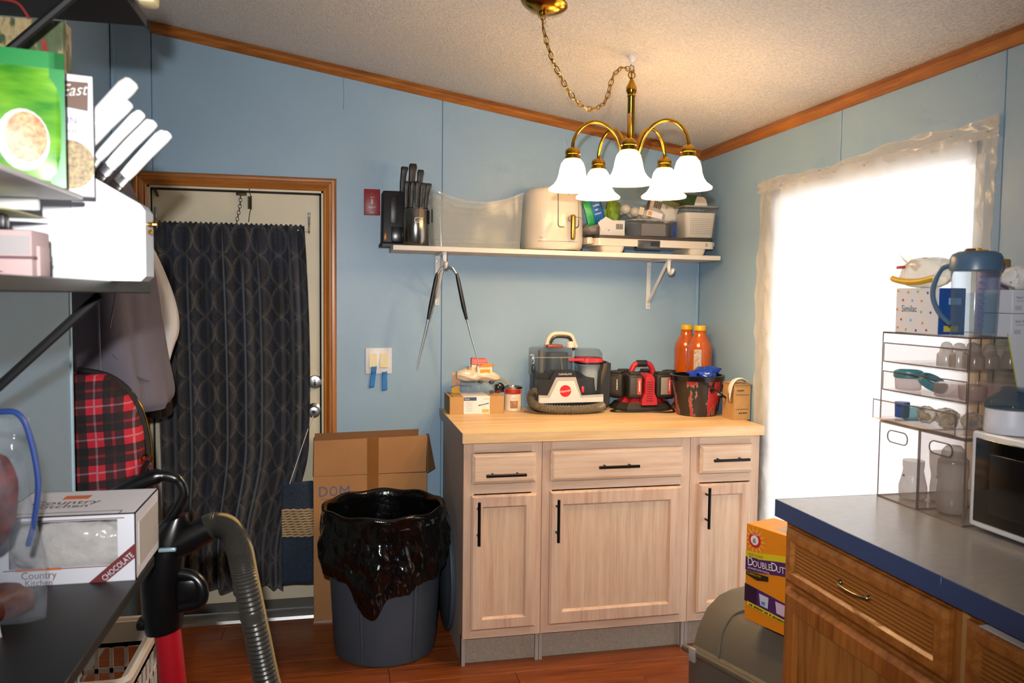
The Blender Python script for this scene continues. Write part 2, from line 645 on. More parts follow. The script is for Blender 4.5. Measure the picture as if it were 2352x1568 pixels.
# casing: ridged oak profile, mitred; (across from opening, outwards)
cp = [(.004, 0), (.004, .009), (.010, .013), (.016, .011), (.021, .015), (.030, .019), (.038, .018), (.042, .021), (.052, .021), (.058, .016), (.061, .006), (.061, 0)]
def casing(parent):
    a = [(dw+u, -v, 0) for u, v in cp]
    b = [(dw+u, -v, DZ+u) for u, v in cp]
    c = [(-u, -v, DZ+u) for u, v in cp]
    d = [(-u, -v, 0) for u, v in cp]
    O('casing_leg', G().loft([a, b], closed=True), M_oakz, parent, 30)
    O('casing_head', G().loft([b, c], closed=True), M_oak, parent, 30)
    O('casing_leg', G().loft([c, d], closed=True), M_oakz, parent, 30)
casing(d1)
O('threshold', G().prism([(-.06, 0), (-.055, .012), (-.02, .022), (.06, .026), (.06, 0)], -.01, dw+.01, 'x'), M_alu, d1, 20)
O('door_sweep', G().box(.012, dw-.012, .004, .012, .028, .07, .002, 1), mat('grey_door_sweep', '#55524b', .6), d1)
# knob and deadbolt
def lathe_y(prof, n=24):
    return G().lathe(prof, n, Matrix.Rotation(rad(90), 4, 'X'))
kx = -.100-DX0
k = O('door_knob', lathe_y([(.031, -.012), (.031, -.006), (.024, -.002), (.012, .004), (.011, .022), (.020, .030), (.026, .042), (.026, .050), (.020, .058), (.0005, .060)]), M_steel, d1, 35, (kx, 0, .916))
O('lock_core', lathe_y([(.008, .058), (.008, .063), (.0005, .063)], 12), M_chrome, k)
k = O('deadbolt', lathe_y([(.030, -.012), (.030, .002), (.026, .010), (.014, .012), (.0005, .012)]), M_steel, d1, 35, (kx+.004, 0, 1.041))
O('thumb_turn', G().box(-.004, .004, -.030, -.010, -.013, .013, .003), M_chrome, k)
# ================================================================ CURTAIN AND DOOR THINGS
def curtain_mat():
    m, t, p = new_mat('navy_trellis_curtain')
    tc = t.nodes.new('ShaderNodeTexCoord')
    sx = t.nodes.new('ShaderNodeSeparateXYZ')
    t.links.new(tc.outputs['UV'], sx.inputs[0])
    def cell(c, k, off):
        return mth(t, 'SUBTRACT', mth(t, 'FRACT', mth(t, 'ADD', mth(t, 'MULTIPLY', c, k), off)), .5)
    def ringline(ou, ov, rad_, wid):
        du, dv = cell(sx.outputs[0], 8.0, ou), cell(sx.outputs[1], 12.0, ov)
        d = mth(t, 'SQRT', mth(t, 'ADD', mth(t, 'MULTIPLY', du, du), mth(t, 'MULTIPLY', dv, dv)))
        return mth(t, 'MAXIMUM', 0, mth(t, 'SUBTRACT', 1, mth(t, 'DIVIDE', mth(t, 'ABSOLUTE', mth(t, 'SUBTRACT', d, rad_)), wid)))
    line = mth(t, 'MAXIMUM', ringline(0, 0, .48, .055), mth(t, 'MULTIPLY', ringline(0, 0, .40, .03), .5))
    mp = t.nodes.new('ShaderNodeMapping')
    mp.inputs['Scale'].default_value = (60, 420, 1)
    t.links.new(tc.outputs['UV'], mp.inputs[0])
    n = noise(t, mp.outputs[0], 1.0, 3, .7)
    thread = mth(t, 'MULTIPLY', mth(t, 'MAXIMUM', mth(t, 'SUBTRACT', n, .46), 0), 2.0)
    n2 = noise(t, tc.outputs['UV'], 6, 2)
    base = ramp(t, n2, (.35, '#080e1a'), (.65, '#0f1a2e'))
    col = mixc(t, mth(t, 'MINIMUM', thread, .34), base, lin('#46423f'))
    col = mixc(t, mth(t, 'MULTIPLY', line, mth(t, 'MULTIPLY', mth(t, 'MULTIPLY_ADD', n, .9, -.10), mth(t, 'MULTIPLY', noise(t, tc.outputs['UV'], 14, 2), 1.5))), col, lin('#857b6e'))
    t.links.new(col, p.inputs['Base Color'])
    p.inputs['Roughness'].default_value = .85
    p.inputs['Sheen Weight'].default_value = .2
    return m

cx0t, cx1t, cz1 = -.742, -.137, 1.722
ct = T('door_curtain', 'dark navy trellis-pattern curtain gathered across the cream door', 'curtain', (-.44, D-.06, .15))
def cfold(u, v):      # u across, v up from the hem
    z = .15 + v*(cz1-.15)
    r = cx1t + (.022*sin(pi*min(1, (1-v)*1.25)))
    q = min(1, max(0, (.78-z)/.5))
    r = min(r, -.118) if z < .78 else r
    r -= .095*q*q*(3-2*q)
    l = cx0t + .03*(1-v)
    x = l + (r-l)*u
    k = min(1, (1-v)*6)
    a = .006 + .028*k
    ph = 2*pi*u
    w = sin(ph*9.0+.6*sin(ph*1.3)) + .45*sin(ph*13.3+1.1)*(1-.5*k) + .3*sin(ph*27)*(1-k)
    y = -a*w*(.75+.25*sin(ph*2+v*2)) + (.003*sin(ph*45) if v > .985 else 0)
    z += -.014*sin(ph*2.2+.5)*(1-v)**6 + (.004*sin(ph*30) if v > .99 else 0) + (.022 if u < .22 else 0)*(1-v)**8
    return (x+.44 + .004*sin(ph*8)*k, y, z-.15)
g = G().grid(cfold, 220, 60)
O('curtain_panel', g, curtain_mat(), ct, 60, solid=.0015)
O('rod', G().tube([(cx0t+.44-.01, .016, cz1-.15-.013), (cx1t+.44+.022, .016, cz1-.15-.020)], .006, 10), mat('white_rod_enamel', '#d8d5cb', .35), ct)
for xx, zz in ((cx0t+.44-.004, 1.578), (cx1t+.44+.019, 1.575)):
    O('rod_hook', G().tube(spline([(xx, .072, zz+.035), (xx, .05, zz+.036), (xx, .012, zz+.0), (xx, .004, zz-.030), (xx, -.004, zz-.026)], 5), .0035, 8).box(xx-.006, xx+.006, .066, .072, zz+.005, zz+.06, .002), M_alu, ct)

# chain and spring hung over the top of the door
g0 = T('door_chain', 'rusty thin chain hanging from the top of the cream door', 'chain', (-.418, D+.008, 1.73))
zt = 1.865
for k in range(11):
    z = zt-1.73 - .010 - k*.0135
    O('chain_link', G().ring((0, 0, 0), .0065, .0013, 12, 5, rot_m(rad(90), 0, rad(90*(k % 2)+20), (.014-.0014*k+.003*sin(k*.5), -.006, z)), sy=1.35), M_iron, g0)
O('swivel', G().box(-.004, .040, -.014, -.001, .117, .130, .003).lathe([(.007, 0), (.007, .014), (.001, .016)], 10, rot_m(0, rad(90), 0, (.02, -.008, .124))), M_iron, g0)
sp = T('door_spring', 'coiled steel spring hanging beside the chain at the door top', 'spring', (-.366, D+.008, 1.73))
O('coil', G().tube([(.0075*cos(a*.7), -.010+.0075*sin(a*.7), .115-.055*a/100) for a in range(101)], .0018, 6), M_iron, sp)
O('top_hook', G().tube(spline([(0, -.001, .150), (.0, -.012, .148), (.0, -.012, .13), (.0055, -.010, .115)], 5), .0018, 6), M_iron, sp)
O('bottom_hook', G().tube(spline([(.005, -.010, .060), (0, -.012, .045), (-.003, -.012, .02), (-.006, -.012, .004)], 5), .0018, 6), M_iron, sp)
tag(O('door_latch_pin', G().tube([(0, 0, 0), (.010, 0, -.028)], .0045, 8).tube([(-.002, 0, .004), (.001, 0, -.004)], .007, 8), M_iron, None, 40, (-.745, D+.004, 1.860)),
    'small dark pin on the upper left corner of the door', 'door pin')

# towel hung low on the door, right of the curtain hem
def towel_mat():
    m, t, p = new_mat('denim_towel')
    tc = t.nodes.new('ShaderNodeTexCoord')
    n = noise(t, coords(t, (1, 1, 1)), 220, 3)
    t.links.new(ramp(t, n, (.3, '#17222f'), (.7, '#2b3c50')), p.inputs['Base Color'])
    p.inputs['Roughness'].default_value = .95
    bump(t, p, n, .5, .003)
    return m
tw = T('door_towel', 'dark denim-blue towel with a woven tan band beside the curtain hem', 'towel', (-.165, D-.100, .17))
def tfold(u, v): return (-.068+.130*u, .006*sin(u*5+v*2), v*.452)
O('cloth', G().grid(tfold, 14, 24), towel_mat(), tw, 60, solid=.004)
g = G()
for k in range(11):
    z = .215+k*.0113
    g.tube([(-.068+.13*u/16, -.003+.006*sin(u/16*5+z*4)-.002*(u % 2), z+.002*sin(u*1.7+k)) for u in range(17)], .0062, 6, flat=.8)
O('woven_band', g, mat('tan_woven_band', '#a68f6b', .95, bmp=.5, bs=300), tw)

# string tied to the door knob
tag(O('pull_string', G().tube(spline([(-.100, D-.055, .905), (-.125, D-.075, .84), (-.165, D-.100, .72), (-.200, D-.108, .615)], 6), .0017, 6), mat('white_string', '#d7d5d0', .8)),
    'thin white string slanting down from the door knob', 'string')

# ================================================================ SWITCHES
M_red = mat('red_switch_plate', '#8e1722', .4)
M_ivory = mat('ivory_plastic', '#d8c995', .4)
M_plate = mat('white_plate', '#d9dadb', .4)
rs = T('red_light_switch', 'red single switch plate with small white print beside the wall shelf', 'light switch', (.152, D, 1.838))
O('plate', G().box(-.0355, .0355, -.006, 0, -.0575, .0575, .003), M_red, rs)
O('toggle', G().box(-.0055, .0055, -.017, -.005, -.013, .013, .002), mat('dull_toggle', '#b9a89a', .4), rs)
M_ink_w = mat('white_print', '#dcd3d0', .7)
blur_print(.020, .006, M_ink_w, rs, (0, -.0062, .022), n=5)
blur_print(.030, .0055, M_ink_w, rs, (0, -.0062, -.022), n=9)
blur_print(.020, .005, M_ink_w, rs, (0, -.0062, -.044), n=6)
for sz in (-.036, .038):
    O('screw', lathe_y([(.0035, .0055), (.003, .0072), (.0005, .0074)], 10), M_red, rs, 40, (0, 0, sz))
ds = T('double_light_switch', 'white double switch plate with two ivory rockers and blue tape', 'light switch', (.182, D, 1.1335))
O('plate', G().box(-.0585, .0585, -.006, 0, -.0585, .0585, .003), M_plate, ds)
for sx in (-.0245, .0235):
    O('rocker', G().prism([(-.005, -.033), (-.012, -.030), (-.008, .033), (-.005, .033)], sx-.0165, sx+.0165, 'x'), M_ivory, ds, 20)
    for sz in (-.048, .048):
        O('screw', lathe_y([(.003, .0055), (.0026, .0070), (.0005, .0072)], 10), M_plate, ds, 40, (sx, 0, sz))
M_tape = mat('blue_painter_tape', '#2f78bd', .7, var=.12, vs=40)
def tape(lbl, x, z0, z1, lean):
    pts = [(-.0115, z0+.002), (.012, z0-.001), (.012+lean, z1), (-.0115+lean, z1-.004)]
    def f(u, v): return (x + (-.0115+.0235*u) + lean*v, D-.0075-.006*(1 if z0+(z1-z0)*v > 1.076 else 0)-.001*sin(v*7), z0+(z1-z0)*v+.0015*sin(u*20))
    return tag(O('tape_strip', G().grid(f, 4, 14), M_tape, None, 60, solid=.0006), lbl, 'tape', 'blue tape under the switches')
tape('left strip of blue tape running down from the left rocker switch', .151, 1.014, 1.109, .011)
tape('right strip of blue tape hanging below the right rocker switch', .2085, 1.000, 1.085, -.001)
# ================================================================ UNFINISHED CABINETS ALONG THE BACK WALL
W_raw = wood('raw_oak_vertical', '#cfae94', '#ba957f', '#dabda3', 2, .6, 1.0)
W_rawx = wood('raw_oak_horizontal', '#d2b398', '#bb9a82', '#dcc3a8', 0, .6, 1.0)
W_panel = wood('raw_oak_panel', '#d0af92', '#bc9a80', '#dabea2', 2, .6, 1.6)
W_top = wood('butcher_block', '#d9b687', '#c59c69', '#e4c79c', 0, .42, .8)
M_side = mat('greige_side_panel', '#a39a91', .6, var=.08, vs=14, stretch=(1, 1, .2))
M_toe = mat('particle_board', '#9c8f80', .8, var=.15, vs=120)
M_pull = mat('black_bar_pull', '#101012', .35, .6)
M_wedge = mat('pale_board_edge', '#c9c3b8', .7)
CY = 2.957            # face of the cabinets
CX = .467
def bar_pull(parent, loc, length, vertical):
    g = G()
    a = length/2
    if vertical:
        g.tube([(0, -.034, -a), (0, -.034, a)], .006, 10)
        for z in (-a*.62, a*.62):
            g.tube([(0, 0, z), (0, -.034, z)], .0042, 8)
    else:
        g.tube([(-a, -.034, 0), (a, -.034, 0)], .006, 10)
        for x in (-a*.62, a*.62):
            g.tube([(x, 0, 0), (x, -.034, 0)], .0042, 8)
    return O('handle', g, M_pull, parent, 40, loc)

def door_front(name, root, x0, x1, z0, z1, m_f, m_p, fr=.055):
    """framed door: bevelled rails and stiles round a recessed panel; parts of door: panel"""
    g = G()
    a, b, c, d = x0, x1, z0, z1
    g.loft([[(a, -.001, c), (b, -.001, c), (b, -.001, d), (a, -.001, d)], [(a, -.012, c), (b, -.012, c), (b, -.012, d), (a, -.012, d)],
            [(a+.007, -.019, c+.007), (b-.007, -.019, c+.007), (b-.007, -.019, d-.007), (a+.007, -.019, d-.007)],
            [(a+fr-.008, -.019, c+fr-.008), (b-fr+.008, -.019, c+fr-.008), (b-fr+.008, -.019, d-fr+.008), (a+fr-.008, -.019, d-fr+.008)],
            [(a+fr, -.0085, c+fr), (b-fr, -.0085, c+fr), (b-fr, -.0085, d-fr), (a+fr, -.0085, d-fr)]], cap1=False)
    o = O('door', g, m_f, root, 25)
    O('door_panel', G().box(a+fr-.001, b-fr+.001, -.0085, -.004, c+fr-.001, d-fr+.001), m_p, o, 0)
    return o

def drawer_front(root, x0, x1, z0, z1, m):
    a, b, c, d = x0, x1, z0, z1
    g = G().loft([[(a, -.001, c), (b, -.001, c), (b, -.001, d), (a, -.001, d)], [(a, -.011, c), (b, -.011, c), (b, -.011, d), (a, -.011, d)],
                  [(a+.012, -.019, c+.012), (b-.012, -.019, c+.012), (b-.012, -.019, d-.012), (a+.012, -.019, d-.012)]])
    return O('drawer', g, m, root, 25)

def base_cabinet(label, x0, x1, dr, dd, pulls, group='raw oak base cabinets'):
    w = x1-x0
    c = T('base_cabinet', label, 'cabinet', (x0, CY, 0), group=group)
    O('body', G().box(0, .013, .018, .60, 0, .874).box(w-.013, w, .018, .60, 0, .874).box(.013, w-.013, .585, .60, .10, .874).box(.013, w-.013, .02, .585, .105, .12), M_side, c, 0)
    O('stile', G().box(0, .04, 0, .019, .114, .874), W_raw, c, 0)
    O('stile', G().box(w-.04, w, 0, .019, .114, .874), W_raw, c, 0)
    for za, zb in ((.834, .874), (dd[1]+.004, dr[0]-.004), (.114, .150)):
        O('rail', G().box(.04, w-.04, 0, .0185, za, zb), W_rawx, c, 0)
    O('toe_kick', G().box(.014, w-.014, .045, .058, .0, .114), M_toe, c, 0)
    for xa in (0, w-.014):
        O('board_edge', G().box(xa, xa+.014, .040, .058, 0, .114), M_wedge, c, 0)
    d = drawer_front(c, dr[2], dr[3], dr[0], dr[1], W_rawx)
    bar_pull(d, (pulls[0], -.019, pulls[1]), .155 if w < .5 else .165, False)
    q = door_front('door', c, dd[2], dd[3], dd[0], dd[1], W_raw, W_panel, .05 if w < .5 else .058)
    bar_pull(q, (pulls[2], -.019, pulls[3]), .165, True)
    return c
cabs = [
    ('narrow raw oak base cabinet on the left, next to the trash can', CX, CX+.305, (.716, .832, .030, .280), (.150, .672, .028, .284), (.155, .755, .052, .574)),
    ('wide raw oak base cabinet in the middle with a broad drawer', CX+.307, CX+.921, (.716, .836, .030, .578), (.150, .676, .030, .578), (.296, .772, .054, .570)),
    ('narrow raw oak base cabinet on the right, beside the window', CX+.923, CX+1.227, (.722, .838, .036, .268), (.150, .680, .034, .266), (.156, .782, .062, .590)),
]
for a in cabs:
    base_cabinet(*a)
# butcher-block top: staves as parts of one worktop
wt = T('worktop', 'butcher-block wooden worktop lying on the raw oak cabinets', 'worktop', (.459, 2.925, .876))
n = 14
dep = .690
for k in range(n):
    y0, y1 = k*dep/n, (k+1)*dep/n
    cut = (k*.37 % .6)+.35
    for xa, xb in ((0, cut), (cut, 1.238)):
        O('stave', G().box(xa, xb, y0, y1-.0002, 0, .038), W_top, wt, 0)
O('end_band', G().box(-.0025, -.0002, 0, dep, .0, .038), M_side, wt, 0)
# ================================================================ CHANDELIER
M_brass = mat('polished_brass', '#b58a2e', .18, 1)
M_brassd = mat('aged_brass_chain', '#9c7330', .28, 1)
HX, HY = .998, 2.66
def opal_mat():
    m, t, p = new_mat('opal_glass_shade')
    p.inputs['Base Color'].default_value = lin('#f6efdf')
    p.inputs['Roughness'].default_value = .35
    tl = nd(t, 'ShaderNodeBsdfTranslucent')
    tl.inputs[0].default_value = lin('#fff4e0')
    mx = nd(t, 'ShaderNodeMixShader')
    mx.inputs[0].default_value = .72
    t.links.new(p.outputs[0], mx.inputs[1])
    t.links.new(tl.outputs[0], mx.inputs[2])
    tp = nd(t, 'ShaderNodeBsdfTransparent')
    m2 = nd(t, 'ShaderNodeMixShader')
    m2.inputs[0].default_value = .35
    t.links.new(mx.outputs[0], m2.inputs[1])
    t.links.new(tp.outputs[0], m2.inputs[2])
    t.links.new(m2.outputs[0], t.nodes['Material Output'].inputs[0])
    return m
M_opal = opal_mat()
M_bulb, _t, _p = new_mat('lit_bulb')
_p.inputs['Base Color'].default_value = (1, .9, .7, 1)
_p.inputs['Emission Color'].default_value = (1, .66, .32, 1)
_p.inputs['Emission Strength'].default_value = 370
ch = T('chandelier', 'brass five-arm chandelier with lit white bell shades over the worktop', 'chandelier', (HX, HY, 1.80))
def L(z): return z-1.80
O('stem', G().lathe([(.004, L(2.185)), (.007, L(2.180)), (.012, L(2.168)), (.0185, L(2.155)), (.0185, L(2.142)), (.013, L(2.130)), (.015, L(2.126)), (.0125, L(2.120)), (.0125, L(1.905)), (.017, L(1.90)), (.017, L(1.888)), (.010, L(1.884)), (.019, L(1.870)), (.019, L(1.855)), (.010, L(1.842)), (.006, L(1.835)), (.010, L(1.828)), (.007, L(1.818)), (.0008, L(1.812))], 20), M_brass, ch)
O('top_loop', G().ring((0, 0, 0), .012, .0025, 16, 6, rot_m(rad(90), 0, 0, (0, 0, L(2.197)))), M_brass, ch)
rgt = Vector((_r0.x, _r0.y, 0)).normalized()
tow = Vector((-_fw.x, -_fw.y, 0)).normalized()
prof_o = [(.021, 0), (.029, -.004), (.038, -.016), (.0435, -.034), (.047, -.055), (.053, -.073), (.063, -.087), (.075, -.096), (.082, -.102), (.081, -.109)]
prof_i = [(r-.0028, z+.0005) for r, z in prof_o[::-1]]
for ang in (99.6, 27.6, -44.4, -116.4, 171.6):
    d = rgt*cos(rad(ang)) + tow*sin(rad(ang))
    RR = .205
    pts = [(.012, L(1.893)), (.030, L(1.930)), (.052, L(1.985)), (.082, L(2.018)), (.122, L(2.032)), (.160, L(2.022)), (.188, L(1.995)), (.203, L(1.960)), (RR, L(1.932))]
    arm = O('arm', G().tube(spline([(d.x*a, d.y*a, z) for a, z in pts], 6), .0062, 10), M_brass, ch)
    O('cup', G().lathe([(.007, .020), (.013, .016), (.024, .008), (.026, 0), (.026, -.006), (.024, -.008), (.024, -.012), (.026, -.013), (.026, -.022), (.023, -.024)], 20), M_brass, arm, 40, (d.x*RR, d.y*RR, L(1.924)))
    sh = O('shade', G().lathe(prof_o+prof_i, 36, None, False, False), M_opal, ch, 60, (d.x*RR, d.y*RR, L(1.903)))
    b = O('bulb', G().lathe([(.010, -.012), (.013, -.030), (.022, -.050), (.027, -.068), (.026, -.082), (.016, -.094), (.001, -.098)], 16), M_bulb, sh, 60)
# canopy on the ceiling, hook, swag chain
CA = Vector((.618, 2.41, ceil(.618)))
tilt = -math.atan(.1655)
cp_ = tag(O('ceiling_canopy', G().lathe([(.073, 0), (.073, -.006), (.066, -.014), (.052, -.023), (.034, -.030), (.014, -.034), (.012, -.042), (.001, -.044)], 32, rot_m(0, -tilt, 0)), M_brass, None, 40, CA),
          'round brass ceiling canopy from which the chandelier chain hangs', 'ceiling canopy')
hk = T('ceiling_hook', 'white swag hook holding up the chandelier chain', 'hook', (HX, HY, ceil(HX)))
M_wp = mat('white_enamel', '#d9d6d6', .35)
O('hook_base', G().lathe([(.014, .002), (.014, -.008), (.009, -.016), (.005, -.020)], 16), M_wp, hk)
O('hook_bend', G().tube(spline([(0, 0, -.015), (.0, 0, -.026), (.010, 0, -.034), (0, 0, -.044), (-.010, 0, -.036)], 6), .0035, 8), M_wp, hk)
# chain path through real points: canopy, sag, hook
pth = spline([(CA.x-.004, CA.y-.002, CA.z-.042), (.614, 2.407, 2.250), (.631, 2.419, 2.203), (.654, 2.434, 2.156), (.681, 2.451, 2.120), (.716, 2.475, 2.082), (.759, 2.502, 2.051), (.809, 2.536, 2.042), (.857, 2.567, 2.062), (.885, 2.586, 2.098), (.898, 2.594, 2.140), (.917, 2.607, 2.181), (.953, 2.631, 2.210), (HX, HY, 2.214)], 12)
cum = [0]
for a, b in zip(pth, pth[1:]):
    cum.append(cum[-1]+(b-a).length)
def at(s):
    for i in range(len(pth)-1):
        if cum[i+1] >= s:
            k = (s-cum[i])/max(1e-6, cum[i+1]-cum[i])
            return pth[i].lerp(pth[i+1], k), (pth[i+1]-pth[i]).normalized()
    return pth[-1], (pth[-1]-pth[-2]).normalized()
sw = T('swag_chain', 'brass chain swagging from the ceiling canopy to the hook and chandelier', 'chain', (CA.x, CA.y, 1.99))
link = G().ring((0, 0, 0), .0075, .0016, 14, 5, sy=1, M=Matrix.Scale(1.9, 4, (1, 0, 0)))
lo = O('chain_link', link, M_brassd, sw)
N = int(cum[-1]/.0235)
def put(o, p, t, k):
    x = t.normalized()
    a = Vector((0, 0, 1)) if abs(x.z) < .95 else Vector((0, 1, 0))
    y = a.cross(x).normalized()
    z = x.cross(y)
    R3 = Matrix((x, y, z)).transposed().to_4x4()
    o.matrix_local = Matrix.Translation(p-Vector(sw.location)) @ R3 @ Matrix.Rotation(rad(90*(k % 2)+25), 4, 'X')
for k in range(N+1):
    o = lo if k == 0 else lo.copy()
    if k:
        COL.objects.link(o)
    p, t = at(k*cum[-1]/N)
    put(o, p, t, k)
for k in range(2):
    o = lo.copy()
    COL.objects.link(o)
    put(o, Vector((HX, HY, 2.218-k*.018-.0)), Vector((0, 0, -1)), k)
O('cord', G().tube([p-Vector(sw.location)+Vector((0, .003*sin(i*.9), .002*cos(i*.9))) for i, p in enumerate(pth)], .0017, 6), mat('gold_cord', '#a9803a', .4), sw)
# ================================================================ WALL SHELF AND WHAT STANDS ON IT
M_shelfw = mat('white_shelf_paint', '#dcd3c6', .5, var=.04, vs=20)
M_bracket = mat('white_bracket', '#d3d2cf', .4)
def zs(x): return 1.636 - (x-.227)*.0098
ws = T('wall_shelf', 'long white board shelf on two white brackets above the worktop', 'shelf', (.227, D, 1.636), (0, .0098, 0))
O('board', G().box(0, 1.473, -.27, -.002, -.021, 0, .0015, 1), M_shelfw, ws)
for bx, lbl in ((.218, 'l'), (1.236, 'r')):
    b = O('bracket', G().box(bx-.011, bx+.011, -.006, -.001, -.250, -.022, .003).box(bx-.011, bx+.011, -.235, -.001, -.027, -.021, .002)
          .tube([(bx, -.010, -.215), (bx, -.225, -.03)], .0075, 8, flat=.7), M_bracket, ws)
    for z in (-.05, -.235):
        O('screw', lathe_y([(.005, .005), (.004, .0075), (.0005, .008)], 10), M_steel, b, 40, (bx, 0, z))
    O('hook', G().box(bx-.008, bx+.010, -.243, -.228, -.062, -.018, .005).tube(spline([(bx+.001, -.236, -.055), (bx+.001, -.245, -.078), (bx+.001, -.262, -.086), (bx+.001, -.280, -.078), (bx+.001, -.284, -.064)], 5), [.008]*20+[.010], 10), M_bracket, b)

# tongs hanging from the left hook
tg = T('cooking_tongs', 'long steel tongs with black handles hanging open from the shelf hook', 'tongs', (.447, D-.267, 1.553))
O('spring_bow', G().tube(spline([(-.036, 0, -.036), (-.022, 0, -.012), (-.004, 0, .001), (.012, 0, .001), (.030, 0, -.010), (.046, 0, -.036)], 6), .0035, 8), M_steel, tg)
for sx, x0, x1, xt in ((-1, -.036, -.074, -.122), (1, .046, .090, .148)):
    O('handle', G().tube([(x0, 0, -.03), (x0+(x1-x0)*.15, 0, -.058), (x0+(x1-x0)*.7, 0, -.17), (x1, 0, -.225)], [.005, .0085, .0095, .006], 10), M_black, tg)
    O('tine', G().tube([(x1, 0, -.222), (x1+(xt-x1)*.3, 0, -.29), (xt, 0, -.428)], [.0042, .0032, .0012], 8), M_steel, tg)

# black knife block (case) and steel knife tumbler
M_blk2 = mat('black_matte_plastic', '#141518', .5, bmp=.1, bs=300)
kc = T('black_knife_block', 'tall black plastic knife block leaning over the left shelf end', 'knife block', (.238, 3.535, zs(.238)))
O('body', G().zloft([(rrect(.118, .13, .012), 0), (rrect(.118, .13, .012), .012), (rrect(.104, .115, .010), .02), (rrect(.096, .11, .010), .232), (rrect(.088, .10, .010), .238)]), M_blk2, kc)
O('side_recess', G().box(-.014, .016, -.0575, -.054, .10, .215, .004), M_black, kc)
O('front_plate', G().box(-.010, .044, -.060, -.054, .02, .085, .004), mat('black_gloss', '#1b1c1f', .25), kc)
O('emblem', G().box(-.040, -.030, -.0575, -.0555, .028, .058, .001), mat('bronze_emblem', '#8a5a2a', .4, .7), kc)
M_kn = mat('black_knife_handle', '#16130f', .42, spec=.4)
def black_knife(label, x, y, z0, L, w, lean=0, tw=0, flare=1):
    k = T('kitchen_knife', label, 'knife', (x, y, z0), (0, lean, tw), 'black-handled knives on the wall shelf')
    secs = []
    for a, b, c in ((0, .85, .0), (.12, .80, 0), (.35, 1.0, .001), (.6, .95, .001), (.82, 1.05, .003), (.95, 1.25*flare, .005), (1, 1.0*flare, .006)):
        secs.append((rrect(w*b, w*.62*b, w*.2, 3, c), a*L))
    O('handle', G().zloft(secs), M_kn, k)
    O('bolster', G().box(-w*.35, w*.35, -w*.22, w*.22, -.05, .002, .001), M_steel, k)
    return k
black_knife('black-handled knife standing alone in the black plastic block', .277, 3.535, zs(.25)+.239, .112, .026, .06)
tc_ = T('knife_tumbler', 'round stainless steel knife holder with a C-shaped emblem', 'knife holder', (.327, 3.425, zs(.327)))
O('cylinder', G().lathe([(.054, 0), (.056, .003), (.056, .153), (.054, .157)], 40), mat('brushed_steel_dark', '#8a8680', .22, 1, var=.08, vs=30, stretch=(1, 1, .02)), tc_)
O('black_insert', G().lathe([(.0535, .150), (.0535, .161), (.0008, .162)], 32), M_black, tc_)
O('side_strip', G().grid(lambda u, v: (.0575*cos(-.55+.5*u), .0575*sin(-.55+.5*u), .095+.058*v), 6, 2), M_blk2, tc_, solid=.001)
pts = []
for k in range(25):
    a = 2*pi*k/24
    s_ = sqrt(abs(cos(a)))*(1 if cos(a) > 0 else -1)
    px, pz = .020*s_, .0095*(1 if sin(a) >= 0 else -1)*sqrt(abs(sin(a)))
    th = rad(-80)+px/.057
    pts.append((.0566*cos(th), .0566*sin(th), .108+pz))
O('emblem', G().tube(pts[2:-2], .0012, 6).tube([(.0567*cos(rad(-80)+q), .0567*sin(rad(-80)+q), .108) for q in (-.15, 0, .2, .33)], .0010, 6), mat('pale_emblem', '#e8e4da', .4), tc_)
row = [(.284, .0, 'first black knife handle from the left in the steel holder'), (.306, .02, 'second black knife handle from the left in the steel holder'),
       (.326, .03, 'middle black knife handle in the front row of the steel holder'), (.346, .05, 'second black knife handle from the right in the steel holder'),
       (.366, .09, 'rightmost black knife handle in the steel holder')]
for i, (x, ln, lb) in enumerate(row):
    black_knife(lb, x, 3.398+.008*(i % 2)+(.016 if i in (0, 4) else 0), zs(x)+.162, .110-.004*(i > 2), .0185, ln, 0, 1.1)
black_knife('big black knife handle rising at the back of the steel holder', .306, 3.450, zs(.31)+.162, .190, .027, .03)
black_knife('shorter black knife handle at the back right of the steel holder', .338, 3.448, zs(.33)+.162, .166, .022, .04)

# clear storage bin with dipped front
M_bin = clear('milky_clear_plastic', '#f2efe6', .46, .12, 1.4, '#e8e2d2')
M_rim = clear('milky_clear_rim', '#f2efe6', .5, .12, 1.4, '#e6dfcf')
bn = T('clear_storage_bin', 'large clear plastic bin with a dipped rim on the wall shelf', 'bin', (.590, 3.478, zs(.590)))
def densify(P, step):
    out = []
    for i in range(len(P)):
        a, b = P[i], P[(i+1) % len(P)]
        k = max(1, int(sqrt((a[0]-b[0])**2+(a[1]-b[1])**2)/step))
        out += [(a[0]+(b[0]-a[0])*j/k, a[1]+(b[1]-a[1])*j/k) for j in range(k)]
    return out
lp = densify(rrect(.395, .225, .03, 5), .016)
nL = len(lp)
def binpt(i, v, out=0):
    x, y = lp[i % nL]
    sc = .94+.06*v
    top = .236 - .046*max(0, 1-(x/.19)**2)
    return (x*sc*(1+out), y*sc*(1+out), .002+top*v)
g = G()
vs = [binpt(i, v/6) for v in range(7) for i in range(nL)]
fs = [(v*nL+i, v*nL+(i+1) % nL, (v+1)*nL+(i+1) % nL, (v+1)*nL+i) for v in range(6) for i in range(nL)]
g.add(vs, fs)
O('bin_wall', g, M_bin, bn, 60)
O('bin_floor', G().prism([(x*.94, y*.94) for x, y in lp], 0, .003), M_bin, bn)
O('rim', G().tube([binpt(i, 1, .012) for i in range(nL)], .0035, 6, closed=True), M_rim, bn)
O('rim_line', G().tube([binpt(i, .87, .004) for i in range(nL)], .0016, 5, closed=True), M_rim, bn)
O('foot_line', G().tube([binpt(i, .12, .002) for i in range(nL)], .0012, 5, closed=True), M_rim, bn)
